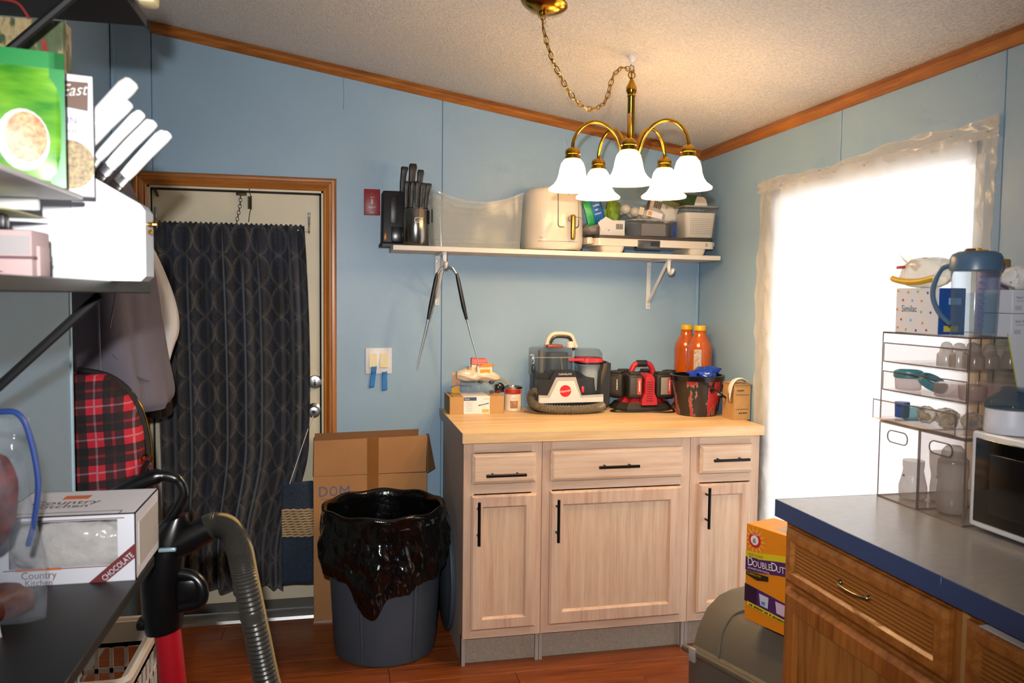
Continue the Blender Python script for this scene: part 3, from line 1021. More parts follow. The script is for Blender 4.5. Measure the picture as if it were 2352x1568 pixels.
patch('label', .035, .055, mat('dark_bin_label', '#3c4044', .5), bn, (-.1945, -.06, .135), (0, 0, rad(-90)))

# air fryer
M_cr = mat('cream_appliance', '#ddd0bb', .3, coat=.3)
M_gold = mat('satin_gold', '#b08a45', .3, 1)
M_gline = mat('grey_seam', '#6c675f', .6)
af = T('air_fryer', 'cream air fryer with a brass handle on the wall shelf', 'air fryer', (.942, 3.487, zs(.942)))
O('body', G().zloft([(rrect(.245, .225, .09, 8), .006), (rrect(.262, .238, .095, 8), .018), (rrect(.268, .242, .095, 8), .05), (rrect(.264, .240, .095, 8), .15), (rrect(.250, .230, .092, 8), .245), (rrect(.238, .220, .09, 8), .266), (rrect(.205, .19, .085, 8), .278), (rrect(.10, .09, .04, 8), .281)]), M_cr, af, 60)
O('foot_ring', G().zloft([(rrect(.235, .215, .09, 8), 0), (rrect(.235, .215, .09, 8), .008)]), M_black, af)
fx = .03
def rr_line(w, h, r, cx, cz, y):
    return [(x, y(x, z), z) for x, z in [(p[0]+cx, p[1]+cz) for p in rrect(w, h, r, 4)]]
def fy(x, z):
    S_ = ((.018, .262, .238, .095), (.05, .268, .242, .095), (.15, .264, .240, .095), (.245, .250, .230, .092), (.266, .238, .220, .09))
    for a, b in zip(S_, S_[1:]):
        if z <= b[0]:
            break
    k = (z-a[0])/(b[0]-a[0])
    w_, d_, r_ = [a[i]+(b[i]-a[i])*k for i in (1, 2, 3)]
    q = max(0, abs(x)-(w_/2-r_))
    return -(d_/2-r_+sqrt(max(0, r_*r_-q*q)))-.0004
O('drawer_line', G().tube(rr_line(.098, .165, .012, .045, .185, fy), .0026, 5, closed=True), mat('dark_seam', '#3a352f', .6), af)
O('base_line', G().tube([(x, fy(x, .040), .040) for x in [-.09+.0075*k for k in range(25)]], .0009, 5), M_gline, af)
hd = O('handle', G().box(.044, .066, -.158, -.140, .045, .155, .009, 3), M_gold, af)
O('handle_mount', G().tube([(.055, -.118, .140), (.050, -.145, .140)], .014, 12), mat('dark_bronze', '#574a38', .4, .6), hd)
lettering('B', .014, M_gline, af, (.045, fy(.045, .250)-.002, .250), squeeze=.9)
O('hang_cord', G().tube(spline([(.065, -.130, .145), (.10, -.118, .145), (.128, -.08, .115)], 6), .0012, 5), mat('grey_thread', '#8b857c', .7), af)
tgp = tag(O('paper_tag', G().prism([(-.085, .060), (-.030, .125), (-.026, .121), (-.058, .048)], -.1275, -.1268, 'y'), mat('tag_paper', '#d8ccb6', .7), None, 0, (.942, 3.487, zs(.942))), 'folded paper tag hanging on the air fryer front', 'paper tag')
# ---- griddle
M_plate = mat('dark_griddle_plate', '#3d3733', .45)
gr = T('electric_griddle', 'white electric griddle with a dark top plate on the wall shelf', 'griddle', (1.395, 3.475, zs(1.395)), (0, .0098, 0))
O('body', G().prism(rrect(.575, .215, .03, 5), .030, .062), M_cr, gr, 30)
for xx, w in ((-.20, .115), (.205, .085)):
    O('foot', G().zloft([(rrect(w*.8, .19, .02, 4, xx), 0), (rrect(w*.92, .2, .02, 4, xx), .012), (rrect(w, .2, .02, 4, xx), .031)]), M_cr, gr)
O('top_plate', G().zloft([(rrect(.566, .214, .03, 5), .062), (rrect(.560, .210, .03, 5), .076), (rrect(.545, .195, .025, 5), .0765), (rrect(.540, .190, .025, 5), .071)]), M_plate, gr, 30)
O('drip_tray', G().box(-.09, .018, -.1095, -.06, .022, .060, .003), mat('grey_tray', '#5b5a5c', .3, .5), gr)
O('knob_row', G().box(-.03, .012, -.1115, -.109, .034, .052, .001), M_black, gr, 0)
O('side_handle', G().box(-.314, -.285, -.075, .075, .035, .068, .008), M_cr, gr)
O('side_grip', G().box(.286, .306, -.06, .06, .043, .066, .006), M_cr, gr)
lettering('B', .016, M_gline, gr, (.242, -.1082, .047), squeeze=.9)
ZG = zs(1.395)+.0772
def zg(x): return ZG - (x-1.395)*.0098
# ---- things piled on the griddle
M_pk = mat('white_card', '#ddd5c8', .6)
M_ink = mat('black_print', '#2b2828', .7)
def barcode(parent, loc, w, h, rot=(0, 0, 0)):
    g = G()
    x = -w/2
    k = 0
    while x < w/2:
        d = w*(.018+.03*((k*7) % 3))
        g.box(x, x+d, -.0006, 0, -h/2, h/2)
        x += d*1.9
        k += 1
    o = O('barcode', g, M_ink, parent, 0, loc, rot)
    o['kind'] = 'stuff'
    return o
M_cont = clear('clear_container', '#e9e7e2', .14, .06, 1.4, '#dcd8cf')
M_contd = clear('smoky_container', '#b9b5ad', .25, .06, 1.4, '#a8a29a')
sc_ = T('clear_container', 'clear plastic food container holding a white colander on the griddle', 'container', (1.622, 3.475, zg(1.62)))
g = G()
lp2 = rrect(.172, .165, .022, 4)
vs = [(x*(.93+.07*v), y*(.93+.07*v), .002+.142*v) for v in (0, .33, .66, 1) for x, y in lp2]
n2 = len(lp2)
g.add(vs, [(v*n2+i, v*n2+(i+1) % n2, (v+1)*n2+(i+1) % n2, (v+1)*n2+i) for v in range(3) for i in range(n2)])
O('container_wall', g, M_cont, sc_, 60)
O('container_floor', G().prism([(x*.93, y*.93) for x, y in lp2], 0, .003), M_cont, sc_)
O('container_rim', G().tube([(x*1.02, y*1.02, .146) for x, y in lp2], .004, 6, closed=True), mat('grey_rim', '#9a9388', .35), sc_)
cl_ = T('colander_basket', 'white perforated colander nested inside the clear container', 'colander', (1.622, 3.470, zg(1.62)+.006))
O('basket', G().zloft([(rrect(.125, .125, .02, 5), 0), (rrect(.135, .135, .022, 5), .006), (rrect(.155, .148, .022, 5), .112), (rrect(.151, .144, .02, 5), .112), (rrect(.131, .131, .02, 5), .010)]), mat('white_colander', '#e3d9c9', .4), cl_)
g = G()
for a in range(15):
    for b in range(9):
        x = -.049+.098*a/14
        z = .018+.066*b/8
        g.lathe([(.0016, 0), (.0016, .0006)], 6, Matrix.Translation((x, -.0685-(z-.006)*.058, z)) @ Matrix.Rotation(rad(90), 4, 'X'))
O('perforations', g, M_gline, cl_, 0)['kind'] = 'stuff'
def crumple(name, label, cat, loc, size, m, rot=(0, 0, 0), seed=1, amp=.18, flat=1.0, nu=28, nv=14, parent=None, power=.7):
    """soft bag-like body: squashed ball with folds"""
    rr = random.Random(seed)
    ph = [rr.uniform(0, 6.3) for _ in range(8)]
    loops = []
    for j in range(nv+1):
        v = -pi/2 + pi*min(max(j/nv, .02), .98)
        lpz = []
        for i in range(nu):
            u = 2*pi*i/nu
            c = abs(cos(v))**power
            n = 1 + amp*(.5*sin(3*u+ph[0]+2*v)+.35*sin(5*u-3*v+ph[1])+.3*sin(9*u+4*v+ph[2])+.2*sin(14*u-5*v+ph[3]))
            s_ = abs(sin(v))**.8*(1 if v > 0 else -1)
            z = size[2]/2*(1+s_*(1+amp*.3*sin(4*u+ph[4])))
            tq = mn.turbulence(Vector((cos(u)*c, sin(u)*c, s_))*1.6+Vector((seed*1.7, 0, 0)), 3, True)-.55
            n *= 1+amp*.9*tq
            lpz.append((size[0]/2*c*cos(u)*n, size[1]/2*c*sin(u)*n, max(0, z*(1+amp*.25*tq))))
        loops.append(lpz)
    g = G().loft(loops)
    if parent is not None:
        return O(name, g, m, parent, 50, loc, rot)
    return tag(O(name, g, m, None, 50, loc, rot), label, cat)
tr = T('clear_tray', 'low clear plastic tray on the griddle beside the colander', 'tray', (1.385, 3.455, zg(1.385)))
lp3 = rrect(.215, .17, .025, 4)
n3 = len(lp3)
g = G()
g.add([(x*(.9+.1*v), y*(.9+.1*v), .002+.070*v) for v in (0, .5, 1) for x, y in lp3], [(v*n3+i, v*n3+(i+1) % n3, (v+1)*n3+(i+1) % n3, (v+1)*n3+i) for v in range(2) for i in range(n3)])
O('tray_wall', g, M_contd, tr, 60)
O('tray_floor', G().prism([(x*.9, y*.9) for x, y in lp3], 0, .003), M_contd, tr)
O('tray_rim', G().tube([(x*1.03, y*1.03, .073) for x, y in lp3], .003, 6, closed=True), M_rim, tr)
O('paper_insert', G().box(-.055, .06, -.07, -.066, .004, .058), mat('grey_insert', '#8f8a86', .6), tr, 0)
pc = T('folded_card', 'folded white card with a barcode leaning at the griddle front', 'card', (1.195, 3.405, zg(1.195)))
O('card', G().box(-.055, .062, -.004, 0, 0, .068, .001), M_pk, pc)
O('card_flap', G().prism([(-.066, .055), (-.030, .082), (.0, .068), (-.045, .010)], -.010, -.007, 'y'), M_pk, pc, 0)
barcode(pc, (.036, -.0042, .040), .030, .024)
blur_print(.010, .008, mat('lilac_print', '#9d86a8', .7), pc, (-.012, -.0042, .024), n=2)
pp = crumple('brown_packet', 'crumpled brown-grey packet behind the folded card', 'packet', (1.135, 3.49, zg(1.135)), (.105, .10, .060), mat('brown_grey_wrap', '#8a8078', .5, var=.3, vs=30), seed=3)
cm = T('clamshell_pack', 'clear clamshell of round white pieces tilted on the tray', 'clamshell', (1.345, 3.475, zg(1.345)+.078), (0, .22, 0))
O('clear_shell', G().zloft([(rrect(.20, .13, .05, 6), 0), (rrect(.235, .15, .06, 6), .015), (rrect(.23, .15, .06, 6), .05), (rrect(.19, .12, .05, 6), .068)]), M_cont, cm, 60)
M_ball = mat('cream_pieces', '#d9cfbc', .5)
for a in range(4):
    for b in (0, 1):
        O('round_piece', G().ball((0, 0, 0), (.024, .024, .022), 12, 8), M_ball, cm, 60, (-.078+.048*a, -.028+.056*b, .030))
patch('label', .075, .026, mat('pale_label', '#e4dcd8', .5), cm, (.045, -.0775, .032), t=.001)
patch('label_orange', .018, .018, mat('orange_print', '#d8923c', .5), cm, (.022, -.0782, .033), t=.001)
patch('label_cream', .022, .034, mat('cream_print', '#d6c49f', .5), cm, (-.02, -.0775, .032), t=.001)
wbx = T('small_white_box', 'small white barcode box tilted on top of the clamshell', 'box', (1.470, 3.520, zg(1.45)+.092), (0, .26, 0))
O('carton', G().box(-.070, .070, -.02, .02, -.01, .098, .001), M_pk, wbx)
barcode(wbx, (-.034, -.0206, .058), .036, .034)
lettering('20', .012, M_ink, wbx, (.012, -.0206, .060), (0, rad(90), 0))
O('red_edge', G().box(-.071, .071, -.0206, .0206, .096, .0995), mat('brick_red_edge', '#a5563a', .6), wbx, 0)
O('brown_side', G().box(-.0720, -.0695, -.018, .018, -.008, .084), mat('kraft_brown', '#7d5f46', .7), wbx, 0)
bg = T('blue_green_packet', 'blue and green printed packet leaning beside the air fryer', 'packet', (1.145, 3.46, zg(1.145)+.056), (0, -.30, .15))
O('packet_body', G().grid(lambda u, v: (-.045+.09*u, -.010*sin(pi*u)*sin(pi*v), v*.105), 8, 8), mat('blue_foil', '#1c5fa8', .35), bg, 60, solid=.008)
O('green_side', G().grid(lambda u, v: (-.047+.034*u, -.0055-.010*sin(pi*u*.4)*sin(pi*v), -.002+v*.109), 6, 8), mat('green_foil', '#239a55', .35), bg, 60, solid=.003)
for i in range(3):
    blur_print(.034, .010-.002*i, M_ink_w, bg, (.012, -.0145, .080-.019*i), n=5+i)
crumple('green_bag', 'yellow-green crumpled bag next to the blue packet', 'bag', (1.235, 3.50, zg(1.235)+.060), (.075, .06, .108), mat('yellow_green_film', '#7f9c2c', .3, var=.25, vs=25), seed=8)
crumple('dark_green_bag', 'dark green film bag lying under the clamshell', 'bag', (1.215, 3.525, zg(1.215)+.0), (.16, .10, .085), clear('green_film', '#4f7a4a', .55, .2, 1.4, '#48603a'), seed=11)
crumple('leafy_bag', 'green and clear produce bag on top of the colander container', 'bag', (1.575, 3.50, zg(1.6)+.150), (.20, .12, .062), clear('leafy_film', '#8aa06e', .45, .2, 1.4, '#72894f', 18), seed=14)
tag(O('paper_scrap', G().prism([(-.03, 0), (.035, 0), (.03, .03), (.02, .042), (-.012, .045), (-.02, .03)], -.001, .001, 'y'), M_pk, None, 0, (1.625, 3.415, zg(1.62)+.151), (-.2, 0, 0)), 'white paper scrap standing on the colander container rim', 'paper')
bc = T('blue_clip', 'bright blue plastic clip between tray and colander', 'clip', (1.512, 3.47, zg(1.512)))
O('clip_jaw', G().prism([(-.012, .02), (.012, .03), (.014, .075), (.002, .088), (-.010, .07)], -.02, .02, 'y'), mat('bright_blue_plastic', '#14428f', .35), bc)
O('clip_foot', G().box(-.011, .011, -.02, .02, 0, .03, .004), mat('bright_blue_plastic'), bc)
# ================================================================ ON THE BUTCHER BLOCK
ZC = .914
M_kraft = mat('kraft_cardboard', '#b38a55', .8, var=.06, vs=25)
M_kraftd = mat('kraft_edge_dark', '#6d5233', .8)
M_paper = mat('white_paper', '#dcd8d6', .7)
M_navy = mat('navy_print', '#33456a', .6)
M_grey_ink = mat('grey_print', '#9a9aa0', .7)
M_yel = mat('amber_print', '#d9a64a', .6)
fb = T('handle_carton', 'flat brown cardboard box with a white printed sleeve, left worktop end', 'box', (.597, 3.505, ZC))
O('carton', G().box(-.120, .120, -.088, .088, 0, .076, .0012, 1), M_kraft, fb)
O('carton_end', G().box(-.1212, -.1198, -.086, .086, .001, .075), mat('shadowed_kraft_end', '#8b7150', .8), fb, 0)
O('lid_slot', G().box(-.108, -.104, -.088, .088, .0755, .0766), M_kraftd, fb, 0)
O('sleeve', G().box(-.060, .056, -.0892, .0892, -.0001, .0770, .001, 1), M_paper, fb)
patch('sleeve_banner', .056, .015, M_navy, fb, (-.031, -.0894, .066))
lettering('Style', .008, M_paper, fb, (-.045, -.0905, .066))
g = O('sleeve_picture', G().tube([(.004, -.0895, .036), (.052, -.0895, .046)], .0017, 6).tube([(.010, -.0895, .037), (.011, -.0895, .041)], .0015, 6).tube([(.044, -.0895, .044), (.045, -.0895, .048)], .0015, 6), M_navy, fb)
blur_print(.024, .004, M_grey_ink, fb, (.040, -.0894, .066), n=7)
patch('sleeve_gold', .030, .015, M_yel, fb, (.037, -.0894, .013))
for i in range(5):
    patch('print_line', .030-.004*(i % 2), .0016, M_grey_ink, fb, (-.035, -.0894, .050-.009*i))

cs = T('clear_clamshell', 'empty clear plastic clamshell on the cardboard box', 'clamshell', (.610, 3.515, ZC+.0775))
M_clr = clear('crystal_plastic', '#f4f6f6', .10, .05, 1.45, '#dfe6e8')
O('lower_shell', G().zloft([(rrect(.150, .10, .012, 3), 0), (rrect(.158, .108, .014, 3), .045), (rrect(.185, .13, .016, 3), .047), (rrect(.185, .13, .016, 3), .050)]), M_clr, cs, 40)
for x in (-.045, .0, .045):
    O('moulded_rib', G().tube(spline([(x, -.054, .002), (x+.004, -.057, .02), (x, -.058, .044)], 4), .004, 6), M_clr, cs)
O('dark_cap', G().lathe([(.010, 0), (.011, .01), (.008, .014), (.001, .015)], 14), mat('navy_cap', '#2a3050', .3), cs, 40, (.062, -.035, .004))
O('dark_bits', G().ball((.01, -.04, .056), (.012, .01, .006)).ball((.06, -.045, .055), (.013, .012, .009)), mat('navy_cap'), cs)
wbag = T('white_plastic_bag', 'twisted white plastic bag with loose ends on the clamshell', 'plastic bag', (.617, 3.51, ZC+.130))
def bagbody(u, v):
    a = 2*pi*u
    x = -.098 + .20*v
    r = .034*(sin(pi*min(1, .12+v*.88))**.6)*(1+.09*sin(3*a+9*v)+.06*sin(7*a-14*v)) + .002
    return (x, r*1.25*cos(a), .032 + r*.85*sin(a) + .012*sin(2.5*v) - .022*v)
O('bag_body', G().grid(bagbody, 28, 26, closeu=True), mat('pearly_film', '#d8c7ad', .28, var=.12, vs=30, coat=.3), wbag, 60)
O('bag_tail', G().grid(lambda u, v: (.085+.06*v, (-.03+.06*u)*(1-.3*v), .022-.03*v+.008*sin(u*9+v*4)), 10, 8), clear('thin_film', '#efe9dd', .35, .2, 1.4, '#d9cfbf'), wbag, 60)
pcd = T('paper_card', 'pale orange and yellow card standing behind the clamshell', 'card', (.520, 3.545, ZC+.0775))
O('card', G().box(-.016, .020, 0, .002, .002, .092), mat('peach_card', '#d7a888', .7), pcd, 0)
O('yellow_corner', G().prism([(-.017, 0), (.025, 0), (.012, .020), (-.017, .026)], -.002, 0, 'y'), mat('yellow_card', '#d6ab2b', .7), pcd, 0)
O('wire_tie', G().tube(spline([(-.026, -.03, .030), (.0, -.04, .040), (.03, -.035, .038), (.07, -.02, .032)], 5), .0012, 5), mat('grey_wire', '#5d5a60', .5), pcd)
rb = T('red_tea_box', 'small red and white box lying on the plastic bag', 'box', (.623, 3.53, ZC+.178), (0, 0, -.08))
O('carton', G().prism([(-.036, .0), (.036, 0), (.038, .030), (-.034, .034)], -.03, .03, 'y'), mat('cream_card', '#d9cbb0', .7), rb, 0)
O('red_lid', G().prism([(-.036, .030), (.040, .028), (.030, .056), (-.035, .058)], -.030, .028, 'y'), mat('soft_red_card', '#cf5a52', .6), rb, 0)
for i in range(3):
    patch('lid_stripe', .06, .002, mat('pale_red_stripe', '#e6a49a', .6), rb, (0, -.0303, .036+.007*i))
patch('red_panel', .048, .022, mat('strong_red_card', '#c4303a', .6), rb, (.010, -.0305, .018))
patch('white_panel', .040, .016, M_paper, rb, (.012, -.0312, .017))
barcode(rb, (.010, -.0318, .018), .026, .010)
ob = T('orange_packet', 'small orange and cream box in front of the red box', 'box', (.638, 3.485, ZC+.168), (0, 0, .1))
O('carton', G().box(-.034, .036, -.012, .012, 0, .034, .001, 1), mat('cream_card'), ob)
patch('orange_print', .046, .018, mat('orange_print2', '#e08c2a', .6), ob, (.002, -.0122, .012))
O('open_flap', G().prism([(-.026, .034), (.036, .034), (.040, .048), (-.010, .046)], -.016, -.013, 'y'), mat('deep_orange_card', '#cf7f1e', .6), ob, 0)
tag(O('olive_wedge', G().prism([(-.030, .030), (-.030, .004), (-.010, -.004), (.014, -.004), (.016, .010), (-.008, .012)], -.014, .014, 'y'), mat('olive_card', '#a88a22', .6), None, 0, (.598, 3.500, ZC+.172)), 'olive-yellow folded carton left of the orange box', 'carton')
cn = T('wood_stain_can', 'small white and red paint can of wood stain beside the box', 'can', (.778, 3.515, ZC))
O('can_wall', G().lathe([(.0385, 0), (.040, .002), (.0388, .004), (.0388, .100)], 32), mat('ivory_can_label', '#d8cbb8', .4), cn)
O('can_rim', G().lathe([(.0395, .099), (.0415, .102), (.0415, .108), (.036, .108), (.035, .103), (.001, .103)], 32), M_steel, cn)
def on_can(u, v, a0, a1, z0, z1, r=.0393): return (r*sin(rad(a0+(a1-a0)*u)), -r*cos(rad(a0+(a1-a0)*u)), z0+(z1-z0)*v)
O('red_band', G().grid(lambda u, v: on_can(u, v, -75, 52, .076, .098), 14, 2), mat('brick_red_label', '#a52a22', .45), cn)
O('brown_picture', G().grid(lambda u, v: on_can(u, v, -30, 22, .012, .046), 8, 2), mat('tan_picture', '#b98a62', .45, col2='#6d3d28', vs=40), cn)
lettering('CO', .009, M_ink, cn, (-.010, -.0402, .078), squeeze=.95)
blur_print(.022, .0035, M_grey_ink, cn, (.000, -.0398, .058), n=8)
bl = T('dark_round_tin', 'dark glossy round lid leaning between the box and the stain can', 'lid', (.722, 3.555, ZC+.077))
O('lid_dome', G().ball((0, 0, .022), (.026, .018, .024), 18, 10), mat('glossy_charcoal', '#22262b', .15), bl, 60, (0, 0, 0))
O('red_rim', G().ring((0, 0, .006), .022, .004, 20, 6, sy=.7), mat('dark_red_rim', '#7a2420', .4), bl)

# ---------------- spot cleaner
M_dk = mat('charcoal_plastic', '#1d1f23', .4)
M_lt = mat('light_grey_shell', '#cfcac6', .4)
M_lt2 = mat('mid_grey_shell', '#a5a09c', .4)
M_redp = mat('clear_red_plastic', '#c8303c', .3)
M_tank = clear('smoky_tank', '#c3cbd0', .16, .05, 1.45, '#8f9aa0')
sc = T('spot_cleaner', 'grey and black portable carpet cleaner with clear tanks and ribbed hose', 'carpet cleaner', (1.010, 3.482, ZC))
O('plinth', G().zloft([(rrect(.285, .185, .07, 6), 0), (rrect(.30, .195, .075, 6), .010), (rrect(.29, .19, .07, 6), .040)]), M_black, sc)
O('rear_body', G().zloft([(rrect(.30, .150, .05, 6, 0, .02), .035), (rrect(.30, .150, .05, 6, 0, .02), .150), (rrect(.24, .12, .045, 6, -.02, .03), .17)]), M_dk, sc)
body = [(-.148, .040), (.150, .042), (.150, .072), (.060, .076), (.040, .120), (.020, .188), (-.074, .188), (-.092, .150), (-.148, .150)]
O('front_body', G().prism([(x, z) for x, z in body], -.098, -.03, 'y'), M_dk, sc, 20)
shell = [(-.148, .046), (.152, .048), (.152, .082), (.050, .078), (.022, .160), (-.068, .160), (-.106, .080), (-.146, .082)]
O('grey_border', G().prism(shell, -.104, -.094, 'y'), M_lt2, sc, 20)
sh2 = [(-.146, .047), (.150, .049), (.150, .070), (.044, .068), (.014, .144), (-.060, .144), (-.098, .070), (-.142, .070)]
O('front_shell', G().prism(sh2, -.108, -.100, 'y'), M_lt, sc, 20)
O('badge', lathe_y([(.026, .107), (.026, .1092), (.001, .1094)], 32), mat('badge_red', '#cc2026', .35), sc, 40, (-.026, 0, .100))
shr = Matrix(((1, 0, .25, 0), (0, 1, 0, 0), (.18, 0, 1, 0), (0, 0, 0, 1)))
O('badge_lettering', text_geo('Hoover', .012, M=shr, squeeze=.95), M_paper, sc, 0, (-.026, -.1098, .100))
lettering('CLEANSLATE', .0075, M_paper, sc, (-.026, -.0985, .173), squeeze=.95)
# water tank on the left
lt = O('water_tank', G().zloft([(rrect(.175, .15, .05, 6, -.065, .01), .150), (rrect(.185, .16, .05, 6, -.065, .01), .165), (rrect(.185, .16, .05, 6, -.065, .01), .278), (rrect(.17, .15, .05, 6, -.065, .01), .286)]), M_tank, sc, 40)
O('tank_core', G().zloft([(rrect(.10, .07, .03, 5, -.03, .03), .165), (rrect(.10, .07, .03, 5, -.03, .03), .262)]), mat('dark_slate', '#39424e', .5), lt)
O('tank_pipe', G().tube([(-.105, .02, .165), (-.105, .02, .27)], .014, 10).tube([(-.02, -.04, .17), (-.03, -.04, .24)], .004, 6), mat('grey_pipe', '#6a6660', .5), lt)
O('tank_rim', G().tube([(x, y, .245) for x, y in rrect(.187, .162, .05, 6, -.065, .01)], .0018, 5, closed=True), M_rim, lt)
O('tank_lid', G().box(-.085, -.012, -.02, .05, .285, .298, .004), mat('red_brown_cap', '#8a3a30', .4), lt)
O('tank_cap', G().lathe([(.020, .284), (.020, .305), (.016, .312), (.001, .312)], 20, c=(.032, .02)), mat('clear_white_cap', '#c9c2b8', .3), lt)
# dirty tank on the right
rt = O('dirty_tank', G().zloft([(rrect(.095, .13, .035, 6, .112, 0), .080), (rrect(.105, .14, .04, 6, .112, 0), .10), (rrect(.108, .145, .04, 6, .112, 0), .262), (rrect(.095, .12, .04, 6, .108, 0), .280)]), M_tank, sc, 40)
O('red_collar', G().zloft([(rrect(.112, .148, .04, 6, .112, 0), .222), (rrect(.112, .148, .04, 6, .112, 0), .240)], cap0=False, cap1=False), M_redp, rt)
O('red_bar', G().box(.0, .075, -.064, -.058, .228, .240, .002), M_redp, rt)
O('black_gasket', G().zloft([(rrect(.111, .147, .04, 6, .112, 0), .212), (rrect(.111, .147, .04, 6, .112, 0), .221)], cap0=False, cap1=False), M_black, rt)
O('float_body', G().zloft([(rrect(.075, .09, .03, 5, .112, .0), .09), (rrect(.08, .1, .03, 5, .112, .0), .205)]), mat('pale_blue_grey', '#a9b2b8', .5), rt)
O('red_foot', G().box(.062, .075, -.066, -.050, .085, .115, .004), M_redp, rt)
# carry handle
hp = [(-.066, .0, .286), (-.060, .0, .315), (-.045, .0, .338), (-.020, .0, .347), (.030, .0, .345), (.052, .0, .335), (.066, .0, .305), (.074, .0, .284)]
O('handle', G().tube(spline(hp, 5), .010, 10, flat=1.0), mat('ivory_handle', '#d6c5ae', .4), sc, 40, (-.012, .03, 0))
O('handle_grip', G().tube(spline([(x*.86, y-.002, z-.012) for x, y, z in hp[1:]], 5), .008, 8), M_dk, sc, 40, (-.012, .028, 0))
# hose wrapped round the base
hz = spline([(-.120, -.075, .075), (-.160, -.078, .095), (-.178, -.085, .072), (-.165, -.105, .042), (-.115, -.125, .026), (-.03, -.138, .022), (.06, -.138, .022), (.115, -.125, .026), (.148, -.10, .030)], 14)
rs_ = [.0175*(1+.13*cos(i*pi)) for i in range(len(hz))]
O('hose', G().tube(hz, rs_, 14), mat('ribbed_hose_olive', '#6b6250', .35, var=.2, vs=60), sc, 50)
# upholstery tool parked on the right side
O('side_tool', G().prism([(.150, .030), (.178, .012), (.200, .030), (.206, .215), (.184, .225), (.164, .14)], -.045, .03, 'y'), M_dk, sc, 20)
O('tool_window', G().prism([(.160, .115), (.186, .200), (.186, .216), (.170, .216), (.158, .15)], -.048, -.044, 'y'), clear('smoky_tank2', '#c9b79a', .4, .1, 1.4, '#a08f72'), sc, 20)
O('chrome_catch', G().box(-.172, -.155, -.05, -.03, .252, .258, .002).box(-.162, -.152, -.045, -.03, .215, .25, .003), M_chrome, sc)
O('black_catch', G().box(-.164, -.150, -.055, -.02, .175, .210, .006), M_black, sc)

# ---------------- battery charger with packs
M_tr = mat('tool_red', '#b3202a', .45, var=.1, vs=20)
M_tb = mat('dusty_black_plastic', '#231e19', .6, var=.5, vs=18)
bc_ = T('battery_charger', 'red and black tool battery charger with a carry handle', 'battery charger', (1.380, 3.470, ZC))
oct_ = [(-.135, -.03), (-.10, -.080), (-.03, -.098), (.04, -.098), (.10, -.080), (.138, -.03), (.132, .07), (.09, .10), (-.09, .10), (-.132, .07)]
O('base', G().zloft([([(x, y) for x, y in oct_], 0), ([(x*1.0, y*1.0) for x, y in oct_], .012), ([(x*.86, y*.8) for x, y in oct_], .036)]), M_tb, bc_, 25)
O('red_deck', G().zloft([([(x*.80, y*.74) for x, y in oct_], .034), ([(x*.6, y*.6) for x, y in oct_], .062)]), M_tr, bc_, 25)
O('red_tower', G().prism([(-.038, .030), (.036, .030), (.034, .060), (.022, .085), (.022, .150), (.010, .168), (-.012, .168), (-.022, .150), (-.022, .085), (-.036, .060)], -.100, -.02, 'y').box(-.05, .05, -.02, .06, .03, .165, .01), M_tr, bc_, 25)
for i in range(9):
    O('vent_slot', G().box(-.016, .014, -.1012, -.099, .048+.0105*i, .0515+.0105*i), mat('dark_red_slot', '#5d0f14', .6), bc_, 0)
hs = [(-.052, 0, .12), (-.054, 0, .165), (-.044, 0, .196), (-.025, 0, .210), (.022, 0, .210), (.042, 0, .198), (.056, 0, .160), (.060, 0, .12)]
O('handle', G().tube(spline(hs, 5), .014, 10, flat=.9), M_tr, bc_)
O('handle_grip', G().tube([(-.027, -.001, .211), (.020, -.001, .211)], .0158, 12), mat('black_grip', '#1c1c1e', .6), bc_)
O('power_cord', G().tube(spline([(-.14, -.05, .006), (-.175, -.07, .004), (-.160, -.10, .004), (-.10, -.115, .004), (-.02, -.12, .004), (.03, -.14, .004), (.07, -.15, .004), (.105, -.135, .004), (.115, -.09, .01)], 6), .0036, 8), M_black, bc_)
M_lg = mat('battery_label_grey', '#8a8782', .5)
M_lr = mat('battery_label_red', '#c23a32', .5)
M_lk = mat('battery_label_dark', '#3b3632', .5)
def battery(label, x, y, rz, m_l1, m_l2, w=.082):
    b = T('tool_battery', label, 'battery', (1.380+x, 3.470+y, ZC+.060), (0, 0, rz), 'battery packs on the charger')
    O('case', G().box(-w/2, w/2, -.034, .034, 0, .108, .012, 3).box(-w/2+.010, w/2-.010, -.026, .026, .105, .118, .006), M_tb, b)
    O('label', G().box(-.026, .026, -.0352, -.033, .016, .094, .004, 2), m_l1, b)
    O('label_band', G().box(.006, .025, -.0356, -.033, .018, .092, .001, 1), m_l2, b)
    blur_print(.050, .006, M_paper, b, (.016, -.0358, .055), (0, rad(90), 0), n=7)
    return b
battery('front left battery pack, dusty black with a red label strip', -.060, -.058, -.12, M_lk, M_lr, .070)
battery('front right battery pack with a big grey and red label', .078, -.058, .08, M_lg, M_lr, .090)
battery('outer left battery pack half hidden behind the front left one', -.118, .010, -.75, M_lk, M_lk, .078)
battery('outer right battery pack with a silver lettered side', .140, .015, .80, M_lk, M_lg, .078)
battery('rear left battery pack behind the charger handle', -.055, .085, pi, M_lk, M_lr, .078)
battery('rear right battery pack behind the charger handle', .060, .085, pi, M_lk, M_lg, .078)

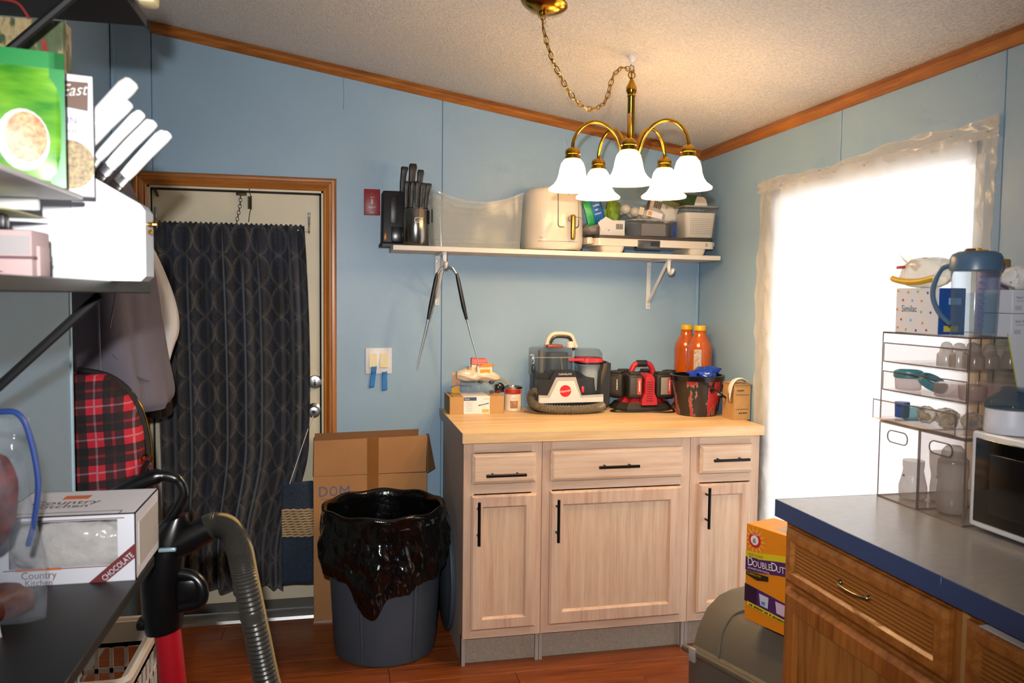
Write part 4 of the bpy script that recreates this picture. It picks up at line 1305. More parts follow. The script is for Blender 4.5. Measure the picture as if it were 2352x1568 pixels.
# ---------------- bottles
def bottle(label, x, y, lab):
    b = T('juice_bottle', label, 'bottle', (x, y, ZC), group='orange bottles with yellow caps')
    pr = [(.050, 0), (.055, .006), (.0565, .02), (.0565, .10), (.0555, .104), (.0565, .108), (.0565, .268), (.0550, .285), (.0500, .303), (.0415, .320), (.0335, .334), (.0280, .347), (.0262, .364)]
    m = mat('orange_liquid', '#b5500f', .15, var=.10, vs=10, coat=.6)
    O('bottle_body', G().lathe(pr, 32), m, b, 50)
    O('neck_ring', G().ring((0, 0, .362), .027, .002, 24, 6), m, b)
    O('cap', G().lathe([(.0275, .365), (.0280, .367), (.0275, .386), (.025, .389), (.001, .389)], 28), mat('yellow_cap', '#d9ac14', .4), b)
    if lab:
        O('label', G().grid(lambda u, v: (.0572*sin(rad(-52+36*u)), -.0572*cos(rad(-52+36*u)), .175+(.105*v)), 6, 6), mat('nutrition_label', '#c9b8a8', .6, col2='#8f8078', vs=70), b)
    return b
bottle('orange bottle with yellow cap and pale label, in front', 1.646, 3.430, True)
bottle('orange bottle with yellow cap standing behind the labelled one', 1.636, 3.5535, False)

# ---------------- painted bucket
def bucket_mat():
    m, t, p = new_mat('paint_smeared_bucket')
    v = coords(t, (1, 1, .28))
    n = noise(t, v, 13, 4, .6)
    n2 = noise(t, coords(t, (1, 1, .5)), 60, 4, .7)
    f = mth(t, 'ADD', mth(t, 'MULTIPLY', n, .85), mth(t, 'MULTIPLY', n2, .15))
    col = ramp(t, f, (.0, '#2c2420'), (.50, '#2a221d'), (.515, '#8a8072'), (.525, '#a81c22'), (.60, '#b8303a'), (.61, '#1a1614'), (1, '#1d1917'))
    t.links.new(col, p.inputs['Base Color'])
    p.inputs['Roughness'].default_value = .35
    return m
bk = T('paint_bucket', 'black bucket smeared with red paint at the right worktop end', 'bucket', (1.560, 3.270, ZC))
O('bucket_wall', G().lathe([(.083, .0), (.088, .004), (.112, .165), (.109, .165), (.086, .010)], 40, None, True, True), bucket_mat(), bk)
O('rim', G().lathe([(.111, .155), (.119, .156), (.121, .176), (.117, .178), (.108, .178), (.107, .16)], 40, None, False, False), mat('black_rim_gloss', '#0e0e10', .2), bk)
O('bail', G().tube(spline([(-.02, -.119, .150), (.030, -.128, .120), (.075, -.120, .090), (.112, -.060, .085), (.122, .0, .13)], 6), .0045, 8), M_black, bk)
O('bail_grip', G().box(.035, .058, -.131, -.118, .098, .112, .003), mat('grey_grip', '#77736e', .5), bk)
crumple('blue_bag', 'shiny royal blue plastic bag sticking out of the bucket', 'bag', (1.590, 3.255, ZC+.150), (.14, .09, .062), mat('royal_blue_film', '#1338a0', .22, coat=.4), seed=21, amp=.35, rot=(0, -.1, .3))
twl = spline([(1.708, 0, .160), (1.680, 0, .175), (1.652, 0, .172), (1.634, 0, .150), (1.626, 0, .118), (1.620, 0, .085)], 4)
def towel_pt(u, v):
    p_ = twl[min(len(twl)-1, int(v*(len(twl)-1)*(.72+.28*(1-u))+.5))]
    return (p_.x+.004*u, 3.080+.042*u, ZC+p_.z+.003*sin(u*4))
tag(O('paper_towel', G().grid(towel_pt, 8, 20), M_paper, None, 60, solid=.0012), 'white paper towel draped over the cardboard box beside the bucket', 'paper towel')
rb_ = T('kraft_box', 'brown cardboard box with black print in the right worktop corner', 'box', (1.680, 3.134, ZC))
O('carton', G().box(-.038, .038, -.052, .052, 0, .152, .001, 1), M_kraft, rb_)
blur_print(.034, .007, M_ink, rb_, (-.008, -.0522, .126), n=7)
for z in (.108, .046):
    patch('print_line', .060, .0015, M_ink, rb_, (0, -.0525, z))
blur_print(.052, .006, M_ink, rb_, (0, -.0522, .030), n=5)
O('print_frame', G().tube([(-.0385, y, z) for y, z in ((-.034, .072), (-.002, .072), (-.002, .112), (-.034, .112))], .0016, 4, closed=True), M_ink, rb_)
O('open_lid', G().box(-.040, .040, -.058, .052, .1525, .1550), mat('kraft_cardboard'), rb_, 0)
# grey-lilac packet behind bucket and charger
crumple('lilac_packet', 'pale lilac packet wedged between the charger and bucket', 'packet', (1.553, 3.558, ZC), (.040, .08, .11), mat('lilac_film', '#9a93a6', .4, var=.15, vs=20), seed=5)
# ================================================================ TRASH CAN AND CARTON
M_can = mat('grey_bin_plastic', '#3e4853', .5)
cx, cy = .190, 3.215
tcn = T('trash_can', 'round grey plastic trash can lined with a black bag', 'trash can', (cx, cy, 0))
O('can_wall', G().lathe([(.19, 0), (.200, .006), (.205, .03), (.222, .34), (.236, .54), (.246, .545), (.246, .565), (.236, .566), (.228, .54), (.20, .02)], 48), M_can, tcn)
for a in (-62, -118, 30, 150):
    O('side_rib', G().tube([((.2055+.052*z)*cos(rad(a)), (.2055+.052*z)*sin(rad(a)), z) for z in (.02, .15, .3, .42, .52)], [.004, .007, .009, .011, .012], 8), M_can, tcn)
O('grip_handle', G().box(.232, .262, -.06, .06, .42, .46, .010), M_can, tcn, 40, None, (0, 0, rad(160)))
M_bag = mat('glossy_black_film', '#060607', .15, spec=.5, bmp=.25, bs=40, bd=.01)
def liner(u, v):
    a = 2*pi*u
    fold = .5*sin(7*a+3*v)+.35*sin(13*a-5*v)+.25*sin(23*a+9*v)
    hem = .235 + .022*sin(a*2+.9) + .010*sin(5*a+.4) + .006*sin(11*a)
    # the long drooping corner at the front
    d = (a-rad(253)+pi) % (2*pi) - pi
    hem -= .040*math.exp(-(d/1.0)**2) + .085*math.exp(-((d+.04)/.24)**4)
    if v < .5:
        k = v/.5
        z = hem+.12 + (.585-hem-.12)*k
        tq = mn.turbulence((cos(a)*3.2+z*2, sin(a)*3.2, z*6), 4, True)
        r = .254 + .014*sin(pi*min(1, k*1.2+.1))*(1+.3*fold) + .003*fold*(1-k) + .030*(tq-.5)*min(1, (1-k)*3)
        r -= .004*k
    elif v < .58:
        k = (v-.5)/.08
        z = .585+.007*sin(pi*k)+.004*sin(9*a)
        r = .252-.022*k
    else:
        k = (v-.58)/.42
        z = .585-.48*k
        r = .228 - .05*k + .012*fold*k + .02*(mn.turbulence((cos(a)*3, sin(a)*3, z*7), 3, True)-.5)*k
    r *= 1-.045*max(0, cos(a))**2
    return (r*cos(a), r*sin(a), z)
lb = T('trash_bag', 'glossy black trash bag folded over the rim of the grey can', 'trash bag', (cx, cy, 0))
O('liner', G().grid(liner, 240, 70, closeu=True), M_bag, lb, 70)
O('bag_bottom', G().lathe([(.178, .105), (.12, .10), (.001, .098)], 24, None, False, True), M_bag, lb)
ld = T('round_cover', 'grey round trash can lid standing against the cabinet side', 'lid', (.4515, 3.37, 0))
O('lid_disc', G().lathe([(.245, -.008), (.25, 0), (.25, .012), (.21, .016), (.20, .022), (.001, .024)], 48, rot_m(0, rad(-90), 0, (.006, 0, .25))), M_can, ld)

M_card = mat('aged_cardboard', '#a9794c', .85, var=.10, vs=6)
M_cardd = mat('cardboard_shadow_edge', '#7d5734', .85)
M_tapeb = mat('brown_packing_tape', '#8a5a2c', .25, coat=.4)
cb = T('tall_carton', 'tall used cardboard box with tape standing behind the trash can', 'box', (.146, 3.555, 0))
O('carton_body', G().box(-.247, .243, -.055, .055, 0, .645, .002, 1), M_card, cb)
O('front_flap', G().loft([[(-.245, -.056, .645), (.238, -.056, .650), (.242, -.062, .812), (-.243, -.062, .800)], [(-.245, -.052, .645), (.238, -.052, .650), (.242, -.058, .812), (-.243, -.058, .800)]]), M_card, cb, 0)
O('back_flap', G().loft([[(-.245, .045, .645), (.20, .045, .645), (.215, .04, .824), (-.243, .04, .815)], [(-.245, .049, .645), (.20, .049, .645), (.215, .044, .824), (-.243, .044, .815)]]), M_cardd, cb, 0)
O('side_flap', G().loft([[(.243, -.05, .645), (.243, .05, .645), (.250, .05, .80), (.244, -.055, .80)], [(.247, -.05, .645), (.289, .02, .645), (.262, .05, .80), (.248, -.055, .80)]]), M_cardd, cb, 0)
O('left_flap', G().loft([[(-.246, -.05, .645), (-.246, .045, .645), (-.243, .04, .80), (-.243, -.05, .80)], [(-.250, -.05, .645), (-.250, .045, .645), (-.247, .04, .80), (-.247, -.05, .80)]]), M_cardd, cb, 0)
O('tape_strip', G().loft([[(-.018, -.0568, .46), (.030, -.0568, .46), (.030, -.0568, .648), (-.018, -.0568, .648)], [(-.018, -.0572, .46), (.030, -.0572, .46), (.030, -.0572, .648), (-.018, -.0572, .648)]]), M_tapeb, cb, 0)
O('tape_strip', G().loft([[(-.018, -.0575, .648), (.030, -.0575, .648), (.030, -.0638, .807), (-.018, -.0638, .807)], [(-.018, -.058, .648), (.030, -.058, .648), (.030, -.0644, .807), (-.018, -.0644, .807)]]), M_tapeb, cb, 0)
lettering('D', .045, mat('blue_marker', '#59628a', .8), cb, (-.205, -.0560, .575), squeeze=.9)
lettering('O', .045, mat('blue_marker'), cb, (-.162, -.0560, .575), squeeze=.7)
lettering('M', .045, mat('blue_marker'), cb, (-.115, -.0560, .575))
patch('pen_line', .115, .0015, mat('blue_marker'), cb, (-.16, -.0560, .545))
O('bottom_tape', G().box(-.248, -.08, -.0565, -.05, .0, .008), clear('shiny_tape', '#d8c3a4', .4, .1), cb, 0)

# ================================================================ STICK VACUUM, LAUNDRY BASKET
M_vb = mat('vacuum_black', '#0a0a0c', .28)
M_vr = mat('vacuum_red', '#a80f1e', .38)
M_vh = mat('vacuum_hose_grey', '#383631', .3, var=.1, vs=40)
vc = T('upright_vacuum', 'red and black upright vacuum with a long ribbed grey hose', 'vacuum cleaner', (-.34, 1.75, 0))
O('red_wand', G().tube([(.035, 0, .05), (.010, 0, .50), (-.014, 0, .80)], [.030, .027, .026], 18), M_vr, vc)
O('floor_head', G().box(-.12, .16, -.16, .10, .0, .075, .03, 3), M_vb, vc)
O('upper_body', G().loft([[(x, y, .725+.15*x) for x, y in ell(.036, .036, 20, -.014)], [(x, y, .745+.1*x) for x, y in ell(.040, .04, 20, -.016)], [(x, y, .82) for x, y in ell(.041, .042, 20, -.018)],
    [(x, y, .88+.2*x) for x, y in ell(.043, .04, 20, -.012)], [(x, y, .925+.3*x) for x, y in ell(.040, .036, 20, .0)], [(x, y, .955+.4*x) for x, y in ell(.024, .024, 20, .012)]]), M_vb, vc, 50)
hdl = [(-.040, 0, .87), (-.022, 0, .925), (.004, 0, .962), (.022, 0, .992), (.028, 0, 1.014), (.014, 0, 1.040), (-.022, 0, 1.048), (-.075, 0, 1.026), (-.12, 0, 1.0)]
O('handle', G().tube(spline(hdl, 6), [.009]*12+[.010]*18+[.012]*6+[.016]*13, 12), M_vb, vc)
O('hose_cuff', G().tube([(.005, -.012, .895), (.040, -.012, .917), (.078, -.012, .938)], [.024, .030, .028], 16), M_vb, vc)
hz = spline([(.066, -.012, .932), (.092, -.012, .943), (.120, -.012, .930), (.138, -.012, .890), (.149, -.012, .830), (.173, -.012, .70), (.199, -.012, .57), (.255, -.02, .38), (.27, -.03, .22), (.24, -.04, .10), (.13, -.05, .055)], 26)
O('hose', G().tube(hz, [.0262*(1+.05*cos(i*pi)) for i in range(len(hz))], 16), M_vh, vc, 50)
O('hose_cable', G().tube([p+Vector((.023, -.006, .006)) if i > 75 else p+Vector((.012, -.006, .022)) for i, p in enumerate(hz)][::6], .0045, 6), mat('tan_hose_cord', '#8f7443', .4), vc)
O('dust_latch', G().tube(spline([(.010, -.01, .845), (.045, -.015, .838), (.064, -.02, .815), (.060, -.02, .785), (.020, -.015, .775)], 6), .013, 10).box(.015, .058, -.03, -.005, .785, .835, .008), M_vb, vc)
O('release_clip', G().box(-.012, .022, -.060, -.050, .905, .913, .003), mat('pale_clip', '#7f98a0', .3), vc)
O('rear_catch', G().box(-.066, -.04, -.02, .02, .73, .75, .006), M_vb, vc)

M_bas = mat('white_basket_plastic', '#d3ccc4', .4)
lbk = T('laundry_basket', 'white plastic laundry basket with slotted sides on the floor', 'laundry basket', (-.655, 2.39, 0))
# rim, corner posts and lattice walls around real slots
bw, bd, bh = .21, .40, .42
def lattice(nx, nz, wlen, z0, z1, fr=.3):
    """wall in local (s,z) with rectangular slots: returns list of bars"""
    bars = []
    st = wlen/nx
    sz = (z1-z0)/nz
    for i in range(nx+1):
        bars.append((i*st-st*fr/2, i*st+st*fr/2, z0, z1))
    for j in range(nz+1):
        bars.append((0, wlen, z0+j*sz-sz*.10, z0+j*sz+sz*.10))
    return bars
def wall(name, nx, p0, p1, t=.003):
    g = G()
    dx, dy = p1[0]-p0[0], p1[1]-p0[1]
    L_ = sqrt(dx*dx+dy*dy)
    R_ = Matrix.Translation((p0[0], p0[1], 0)) @ Matrix.Rotation(math.atan2(dy, dx), 4, 'Z')
    for a, b, c, d in lattice(nx, 4, L_, .04, .350, .26):
        g.box(max(a, 0), min(b, L_), -t, t, c, d, M=R_)
    g.box(0, L_, -t, t, .345, bh, M=R_).box(0, L_, -t, t, 0, .06, M=R_)
    return O(name, g, M_bas, lbk, 0)
wall('slotted_side', 5, (-bw/2, bd/2), (bw/2, bd/2))
wall('slotted_side', 8, (bw/2, bd/2), (bw/2, -bd/2))
wall('slotted_side', 5, (bw/2, -bd/2), (-bw/2, -bd/2))
wall('slotted_side', 8, (-bw/2, -bd/2), (-bw/2, bd/2))
O('basket_rim', G().tube([(x, y, bh) for x, y in rrect(bw+.03, bd+.03, .03, 4)], .011, 8, closed=True), M_bas, lbk)
O('basket_floor', G().box(-bw/2, bw/2, -bd/2, bd/2, 0, .006), M_bas, lbk, 0)

# ================================================================ LITTER BOX, LITTER CARTON
M_lit = mat('taupe_litter_plastic', '#605b50', .45, var=.05, vs=8)
th = rad(-70.9)
lx = T('litter_box', 'taupe hooded litter box on the floor beside the oak counter', 'litter box', (1.215, 2.555, 0), (0, 0, th))
def lp_(h, ins): return h
sect = [(.0, .015), (-.012, .03), (-.014, .19), (-.004, .205), (.010, .21), (.03, .27), (.075, .335), (.14, .372), (.20, .382), (.29, .382), (.30, .33), (.30, .015)]
def sec(x, k): return [(x, .15+(y-.15)*k, z*(.5+.5*k) if z > .2 else z) for y, z in sect]
O('hood', G().loft([sec(.0, .93), sec(.03, .985), sec(.10, 1), sec(.42, 1), sec(.50, .985), sec(.53, .93)]), M_lit, lx, 35)
O('rim_ledge', G().box(-.012, .545, -.030, -.008, .190, .210, .004), M_lit, lx)
O('hood_ridge', G().tube(spline([(.13, .006, .215), (.115, .040, .290), (.13, .09, .350), (.20, .15, .378), (.30, .17, .380)], 6), .004, 6), M_lit, lx)
O('side_clip', G().box(.03, .06, -.036, -.024, .17, .22, .004), mat('pale_grey_clip', '#9a9a98', .5), lx)
# carton
M_or = mat('litter_orange', '#d8850f', .5)
M_pu = mat('litter_purple', '#46215f', .5)
M_puD = mat('litter_deep_purple', '#2a1233', .5)
M_yl = mat('litter_yellow', '#cdbd1c', .5)
M_rd = mat('litter_red', '#c02230', .5)
lc = T('litter_carton', 'orange and purple cat litter carton standing on the litter box', 'carton', (1.302, 2.338, .384), (0, 0, th))
cw, cd, chh = .20, .13, .315
O('carton', G().box(0, cw, 0, cd, 0, chh, .0015, 1), M_or, lc)
def curve_band(za, zb, n=12):
    top = [(cw*i/n, za+.016*(.5-.5*cos(pi*i/n))*1.6) for i in range(n+1)]
    bot = [(cw*i/n, zb+.016*(.5-.5*cos(pi*i/n))*1.6) for i in range(n+1)]
    return bot + top[::-1]
poly_patch('yellow_band', curve_band(.226, .206), M_yl, lc, (0, -.0002, 0))
poly_patch('purple_band', curve_band(.206, .162), M_pu, lc, (0, -.0002, 0))
poly_patch('lower_panel', [(0, .118), (cw, .098), (cw, .046), (0, .060)], M_pu, lc, (0, -.0002, 0))
poly_patch('lower_panel_end', [(0, .117), (.05, .112), (.05, .057), (0, .060)], M_puD, lc, (0, -.0009, 0))
poly_patch('yellow_strip', [(.012, .062), (cw, .047), (cw, .034), (.012, .049)], M_yl, lc, (0, -.0010, 0))
poly_patch('black_tag', [(.004, .160), (.095, .166), (.095, .150), (.050, .140), (.004, .148)], mat('litter_black', '#241a10', .5), lc, (0, -.0010, 0))
M_wp2 = mat('litter_white', '#e6e2dc', .5)
for s_, k_, x_ in (('D', .027, .008), ('OUBLE', .020, .0295), ('D', .027, .1035), ('UTY', .020, .125)):
    lettering(s_, k_, M_wp2, lc, (x_, -.0014, .187+x_*.10+(.0035 if k_ > .025 else 0)), (0, -.10, 0), 'LEFT', .86)
lettering('ADVANCED ODOR CONTROL', .006, M_wp2, lc, (.010, -.0014, .172), (0, -.07, 0), 'LEFT', .75)
lettering('HARD CLUMPS', .008, M_puD, lc, (.010, -.0014, .217), (0, -.05, 0), 'LEFT', .8)
blur_print(.040, .004, M_puD, lc, (.030, -.0012, .2095), (0, -.05, 0), n=9)
lettering('CLUMPING LITTER', .006, M_yl, lc, (.008, -.0018, .154), (0, -.04, 0), 'LEFT', .8)
blur_print(.165, .006, M_puD, lc, (.104, -.0017, .0475), (0, .075, 0), n=26)
b = O('badge', lathe_y([(.024, 0), (.024, .0012), (.001, .0013)], 28), M_rd, lc, 0, (.036, -.0002, .268))
O('badge_centre', lathe_y([(.0155, .0013), (.0155, .0020), (.001, .0021)], 24), M_wp2, b, 0)
O('badge_fist', G().prism([(-.006, -.009), (.005, -.009), (.006, 0), (.002, .008), (-.003, .006), (-.007, .001)], -.0028, -.0022, 'y'), mat('badge_grey', '#8d8a95', .5), b, 0)
lettering('ARM & HAMMER', .005, M_wp2, b, (0, -.0016, .019), squeeze=.55)
for k in range(14):
    a = 2*pi*k/14
    O('sun_ray', G().prism([(.027*cos(a-.06), .027*sin(a-.06)), (.044*cos(a), .044*sin(a)), (.027*cos(a+.06), .027*sin(a+.06))], -.0006, 0, 'y'), mat('ray_yellow', '#eab96a', .5), lc, 0, (.036, -.0003, .268))
for x, c in ((.080, '#b9c4da'), (.145, '#c9b6cf')):
    poly_patch('icon', [(x-.02, .098-x*.06), (x+.018, .096-x*.06), (x+.016, .060-x*.06), (x-.014, .062-x*.06)], mat('icon'+c, c, .5), lc, (0, -.0012, .008))
patch('icon_blue', .014, .010, mat('icon_blue', '#3f86c9', .5), lc, (.078, -.002, .075))
O('top_print', G().box(.09, .15, .03, .08, chh, chh+.0006), mat('top_print_grey', '#9c8a78', .5), lc, 0)
# ================================================================ PLASTIC SHEETING OVER THE WINDOW
def film_mat(name, op, col, tr):
    m, t, p = new_mat(name)
    p.inputs['Base Color'].default_value = lin(col)
    p.inputs['Roughness'].default_value = .18
    tl = nd(t, 'ShaderNodeBsdfTranslucent')
    tl.inputs[0].default_value = lin('#ffffff')
    tp = nd(t, 'ShaderNodeBsdfTransparent')
    n = noise(t, coords(t, (1, 1, .35)), 9, 4, .6)
    bump(t, p, n, .5, .02)
    a = nd(t, 'ShaderNodeMixShader')
    a.inputs[0].default_value = tr
    t.links.new(tl.outputs[0], a.inputs[1])
    t.links.new(tp.outputs[0], a.inputs[2])
    b = nd(t, 'ShaderNodeMixShader')
    b.inputs[0].default_value = op
    t.links.new(a.outputs[0], b.inputs[1])
    t.links.new(p.outputs[0], b.inputs[2])
    t.links.new(b.outputs[0], t.nodes['Material Output'].inputs[0])
    return m
M_film = film_mat('plastic_sheeting', .22, '#efe9e0', .35)
M_filmb = film_mat('taped_plastic_border', .42, '#e6dccb', .72)
ps = T('plastic_sheeting', 'translucent plastic sheeting taped over the bright window', 'plastic sheet', (RX, 2.42, .02))
def wrink(y, z): return .004*sin(y*21+z*5)*sin(z*7+y*3) + .003*sin(y*47-z*23) + .002*sin(z*61+y*9)
def sheet_pt(u, v):
    y = 1.86 + (2.985-1.86)*u
    z = .05 + (1.89-.05)*v
    return (-.010-abs(wrink(y, z))*1.3-.010*sin(pi*u)*sin(pi*v), y-2.42, z-.02)
O('sheet', G().grid(sheet_pt, 50, 70), M_film, ps, 70)
def border(fn, nu, nv): return O('sheet_border', G().grid(fn, nu, nv), M_filmb, ps, 70)
def outline_top(y): return 1.905+.007*sin(y*9+.4)+.004*sin(y*31)
border(lambda u, v: (-.007-abs(wrink(1.82+1.22*u, 1.9+v))*1.5, 1.82+1.24*u-2.42, 1.865+(outline_top(1.82+1.24*u)+.02*(1-u)-1.865)*v-.02), 60, 6)
border(lambda u, v: (-.007-abs(wrink(u, v*1.9))*1.5, 2.955+(.095+.010*sin(v*11)+.004*sin(v*27))*u-2.42, .03+(1.885)*v-.02), 6, 60)
border(lambda u, v: (-.007-abs(wrink(u+2, v*1.9))*1.5, 1.825+.052*u-2.42+.004*sin(v*17), .03+1.895*v-.02), 5, 60)
for k in range(9):
    O('staple', G().box(-.013, -.009, -.004, .004, -.001, .001), M_steel, ps, 0, (0, 1.86+.128*k-2.42, 1.885+.012*sin(k*1.3)-.02))

# ================================================================ OAK COUNTER ALONG THE RIGHT WALL
W_ok = wood('golden_oak', '#a3632a', '#7c4213', '#b67733', 2, .35, 1.0, .2)
W_oky = wood('golden_oak_rail', '#a3632a', '#7c4213', '#b67733', 1, .35, 1.0, .2)
W_okp = wood('golden_oak_panel', '#a76c30', '#7b4718', '#b57c3a', 2, .4, 1.5, .1)
M_lam = mat('grey_laminate', '#87878a', .26, var=.06, vs=60)
M_edgeb = mat('navy_laminate_edge', '#32456c', .4)
FX = 1.13
def oak_cab(label, ya, yb, handle=True):
    """face looks to -x; ya is the far (left) end"""
    w = ya-yb
    c = T('oak_cabinet', label, 'cabinet', (FX, ya, 0), (0, 0, rad(-90)), 'golden oak counter cabinets')
    # local: x along face (towards camera), -y out of the face
    O('body', G().box(0, w, .018, .58, .09, .872).box(.0, w, .075, .58, 0, .09), W_ok, c, 0)
    O('stile', G().box(0, .032, 0, .019, .09, .872), W_ok, c, 0)
    O('stile', G().box(w-.032, w, 0, .019, .09, .872), W_ok, c, 0)
    O('rail', G().box(.032, w-.032, 0, .0185, .846, .872), W_oky, c, 0)
    O('rail', G().box(.032, w-.032, 0, .0185, .690, .716), W_oky, c, 0)
    O('rail', G().box(.032, w-.032, 0, .0185, .09, .12), W_oky, c, 0)
    a, b, z0, z1 = .020, w-.020, .712, .850
    fr = .036
    d = O('drawer', G().loft([[(a, -.001, z0), (b, -.001, z0), (b, -.001, z1), (a, -.001, z1)], [(a, -.012, z0), (b, -.012, z0), (b, -.012, z1), (a, -.012, z1)],
        [(a+.010, -.020, z0+.010), (b-.010, -.020, z0+.010), (b-.010, -.020, z1-.010), (a+.010, -.020, z1-.010)],
        [(a+fr-.008, -.020, z0+fr-.008), (b-fr+.008, -.020, z0+fr-.008), (b-fr+.008, -.020, z1-fr+.008), (a+fr-.008, -.020, z1-fr+.008)],
        [(a+fr, -.010, z0+fr), (b-fr, -.010, z0+fr), (b-fr, -.010, z1-fr), (a+fr, -.010, z1-fr)]]), W_oky, c, 25)
    for k in range(7):
        z = z0+fr+.006+k*(z1-z0-2*fr-.012)/6
        O('reed', G().tube([(a+fr+.003, -.0105, z), (b-fr-.003, -.0105, z)], .0042, 8), mat('reeded_oak', '#9d6128', .35, var=.1, vs=6, stretch=(1, 8, 1)), d)
    if handle:
        hx = w*.5
        O('handle', G().tube(spline([(hx-.050, -.012, .787), (hx-.044, -.024, .787), (hx-.02, -.031, .786), (hx+.02, -.031, .786), (hx+.044, -.024, .787), (hx+.050, -.012, .787)], 5), [.0065]*4+[.0042]*18+[.0065]*4, 10), mat('aged_nickel', '#9a8a6a', .25, 1), d)
    q = O('door', G().loft([[(a, -.001, .11), (b, -.001, .11), (b, -.001, .695), (a, -.001, .695)], [(a, -.010, .11), (b, -.010, .11), (b, -.010, .695), (a, -.010, .695)],
        [(a+.012, -.020, .122), (b-.012, -.020, .122), (b-.012, -.020, .683), (a+.012, -.020, .683)],
        [(a+.05, -.020, .16), (b-.05, -.020, .16), (b-.05, -.020, .645), (a+.05, -.020, .645)],
        [(a+.060, -.008, .17), (b-.060, -.008, .17), (b-.060, -.008, .635), (a+.060, -.008, .635)]], cap1=False), W_ok, c, 25)
    O('door_panel', G().box(a+.058, b-.058, -.0095, -.004, .168, .637), W_okp, q, 0)
    return c
oak_cab('golden oak cabinet with a reeded drawer at the counter end', 1.824, 1.232)
nc = oak_cab('golden oak cabinet nearer the camera with paper poking out on top', 1.230, .62, False)
O('filler_strip', G().box(.001, .014, -.004, .0, .09, .868), wood('pale_oak_strip', '#c09258', '#a87a44', '#cca26a', 2, .45), nc, 0)
for a, b, lb in ((1.832, 1.2565, 'blue-edged grey laminate worktop section at the far end'), (1.2555, .55, 'blue-edged grey laminate worktop section nearest the camera')):
    t_ = T('laminate_worktop', lb, 'worktop', (1.10, a, .874), (0, 0, rad(-90)), 'blue-edged counter sections')
    O('top_panel', G().box(0, a-b, .003, RX-1.10-.012, .0, .040, .0), M_lam, t_, 0)
    O('front_edge', G().box(0, a-b, 0, .003, -.004, .0402, .0008, 1), M_edgeb, t_)
    if a > 1.5:
        O('end_edge', G().box(-.003, 0, 0, RX-1.10-.012, -.004, .0402), M_edgeb, t_, 0)
tag(O('paper_strip', G().box(1.106, 1.20, 1.00, 1.17, .8545, .8556, M=rot_m(0, 0, .0)), M_paper, None, 0), 'white paper strip sticking out under the counter edge', 'paper')

ZT = .9142
# ================================================================ MICROWAVE
M_mw = mat('white_microwave', '#d9dce4', .35)
M_mwg = mat('black_oven_glass', '#030304', .10, spec=.6)
mw = T('microwave', 'white microwave with a black door on the laminate counter', 'microwave', (1.395, 1.518, ZT), (0, 0, rad(-90)))
O('case', G().box(0, .45, .012, .31, .012, .222, .006), M_mw, mw)
O('door_frame', G().box(-.002, .452, 0, .016, .008, .224, .007, 3), M_mw, mw)
O('door_glass', G().box(.012, .33, -.002, .004, .022, .210, .010, 3), M_mwg, mw)
O('door_window', G().box(.055, .29, -.0026, -.001, .05, .18, .012, 3), mat('dark_mesh_glass', '#0b0b0b', .2), mw)
O('control_panel', G().box(.345, .442, -.002, .004, .022, .210, .004), M_mwg, mw)
for a, b in ((.03, .04), (.42, .04), (.03, .28), (.42, .28)):
    O('foot', G().lathe([(.012, 0), (.012, .014)], 12, c=(a, b)), M_black, mw)

# ================================================================ CLEAR ORGANISER AND BINS
M_ac = clear('clear_acrylic', '#e9e4e2', .035, .04, 1.5, '#d8cfcb')
M_ace = clear('acrylic_edge', '#8a7c74', 1.1, .1, 1.5, '#6f625c')
YA, YB, XA, XB = 1.822, 1.527, 1.388, 1.690
def edges(parent, x0, x1, y0, y1, z0, z1, r=.0022, name='edge'):
    g = G()
    P = [(x, y, z) for x in (x0, x1) for y in (y0, y1) for z in (z0, z1)]
    for i in range(8):
        for j in range(i+1, 8):
            if sum(abs(P[i][k]-P[j][k]) > 1e-9 for k in range(3)) == 1:
                g.tube([P[i], P[j]], r, 4)
    return O(name, g, M_ace, parent, 0)
def clear_bin(label, y0, y1):
    b = T('clear_bin', label, 'bin', (XA, y0, ZT), group='clear bins under the organiser')
    w, d, hh, t = y0-y1, XB-XA, .198, .002
    # front wall (towards -x) with a slot handle built from strips
    hy0, hy1, hz0, hz1 = -w*.22, -w*.72, .150, .180
    O('front_wall', G().box(0, t, -w, 0, 0, hz0).box(0, t, -w, 0, hz1, hh).box(0, t, hy0, 0, hz0, hz1).box(0, t, -w, hy1, hz0, hz1), M_ac, b, 0)
    O('slot_rim', G().tube([(t/2, y, z) for y, z in rrect(abs(hy0-hy1), hz1-hz0, .014, 4, (hy0+hy1)/2, (hz0+hz1)/2)], .0018, 5, closed=True), M_ace, b)
    O('rear_wall', G().box(d-t, d, -w, 0, 0, hh), M_ac, b, 0)
    O('side_wall', G().box(t, d-t, -t, 0, 0, hh), M_ac, b, 0)
    O('side_wall', G().box(t, d-t, -w, -w+t, 0, hh), M_ac, b, 0)
    O('bin_floor', G().box(t, d-t, -w+t, -t, 0, .003), M_ac, b, 0)
    edges(b, .001, d-.001, -w+.001, -.001, .001, hh-.001)
    return b
clear_bin('left clear bin on the counter holding two baby bottles', YA, 1.676)
clear_bin('right clear bin on the counter next to the microwave', 1.673, YB)
ZO = ZT+.200
og = T('drawer_organiser', 'three-drawer clear acrylic organiser stacked on the bins', 'organiser', (XA, YA, ZO))
w, d, hh = YA-YB, XB-XA, .232
O('top_panel', G().box(0, d, -w, 0, hh-.004, hh), clear('acrylic_top', '#c9c2c0', .25, .05, 1.5, '#8d8684'), og, 0)
O('base_panel', G().box(0, d, -w, 0, 0, .003), M_ac, og, 0)
O('side_panel', G().box(0, d, -.002, 0, 0, hh), M_ac, og, 0)
O('side_panel', G().box(0, d, -w, -w+.002, 0, hh), M_ac, og, 0)
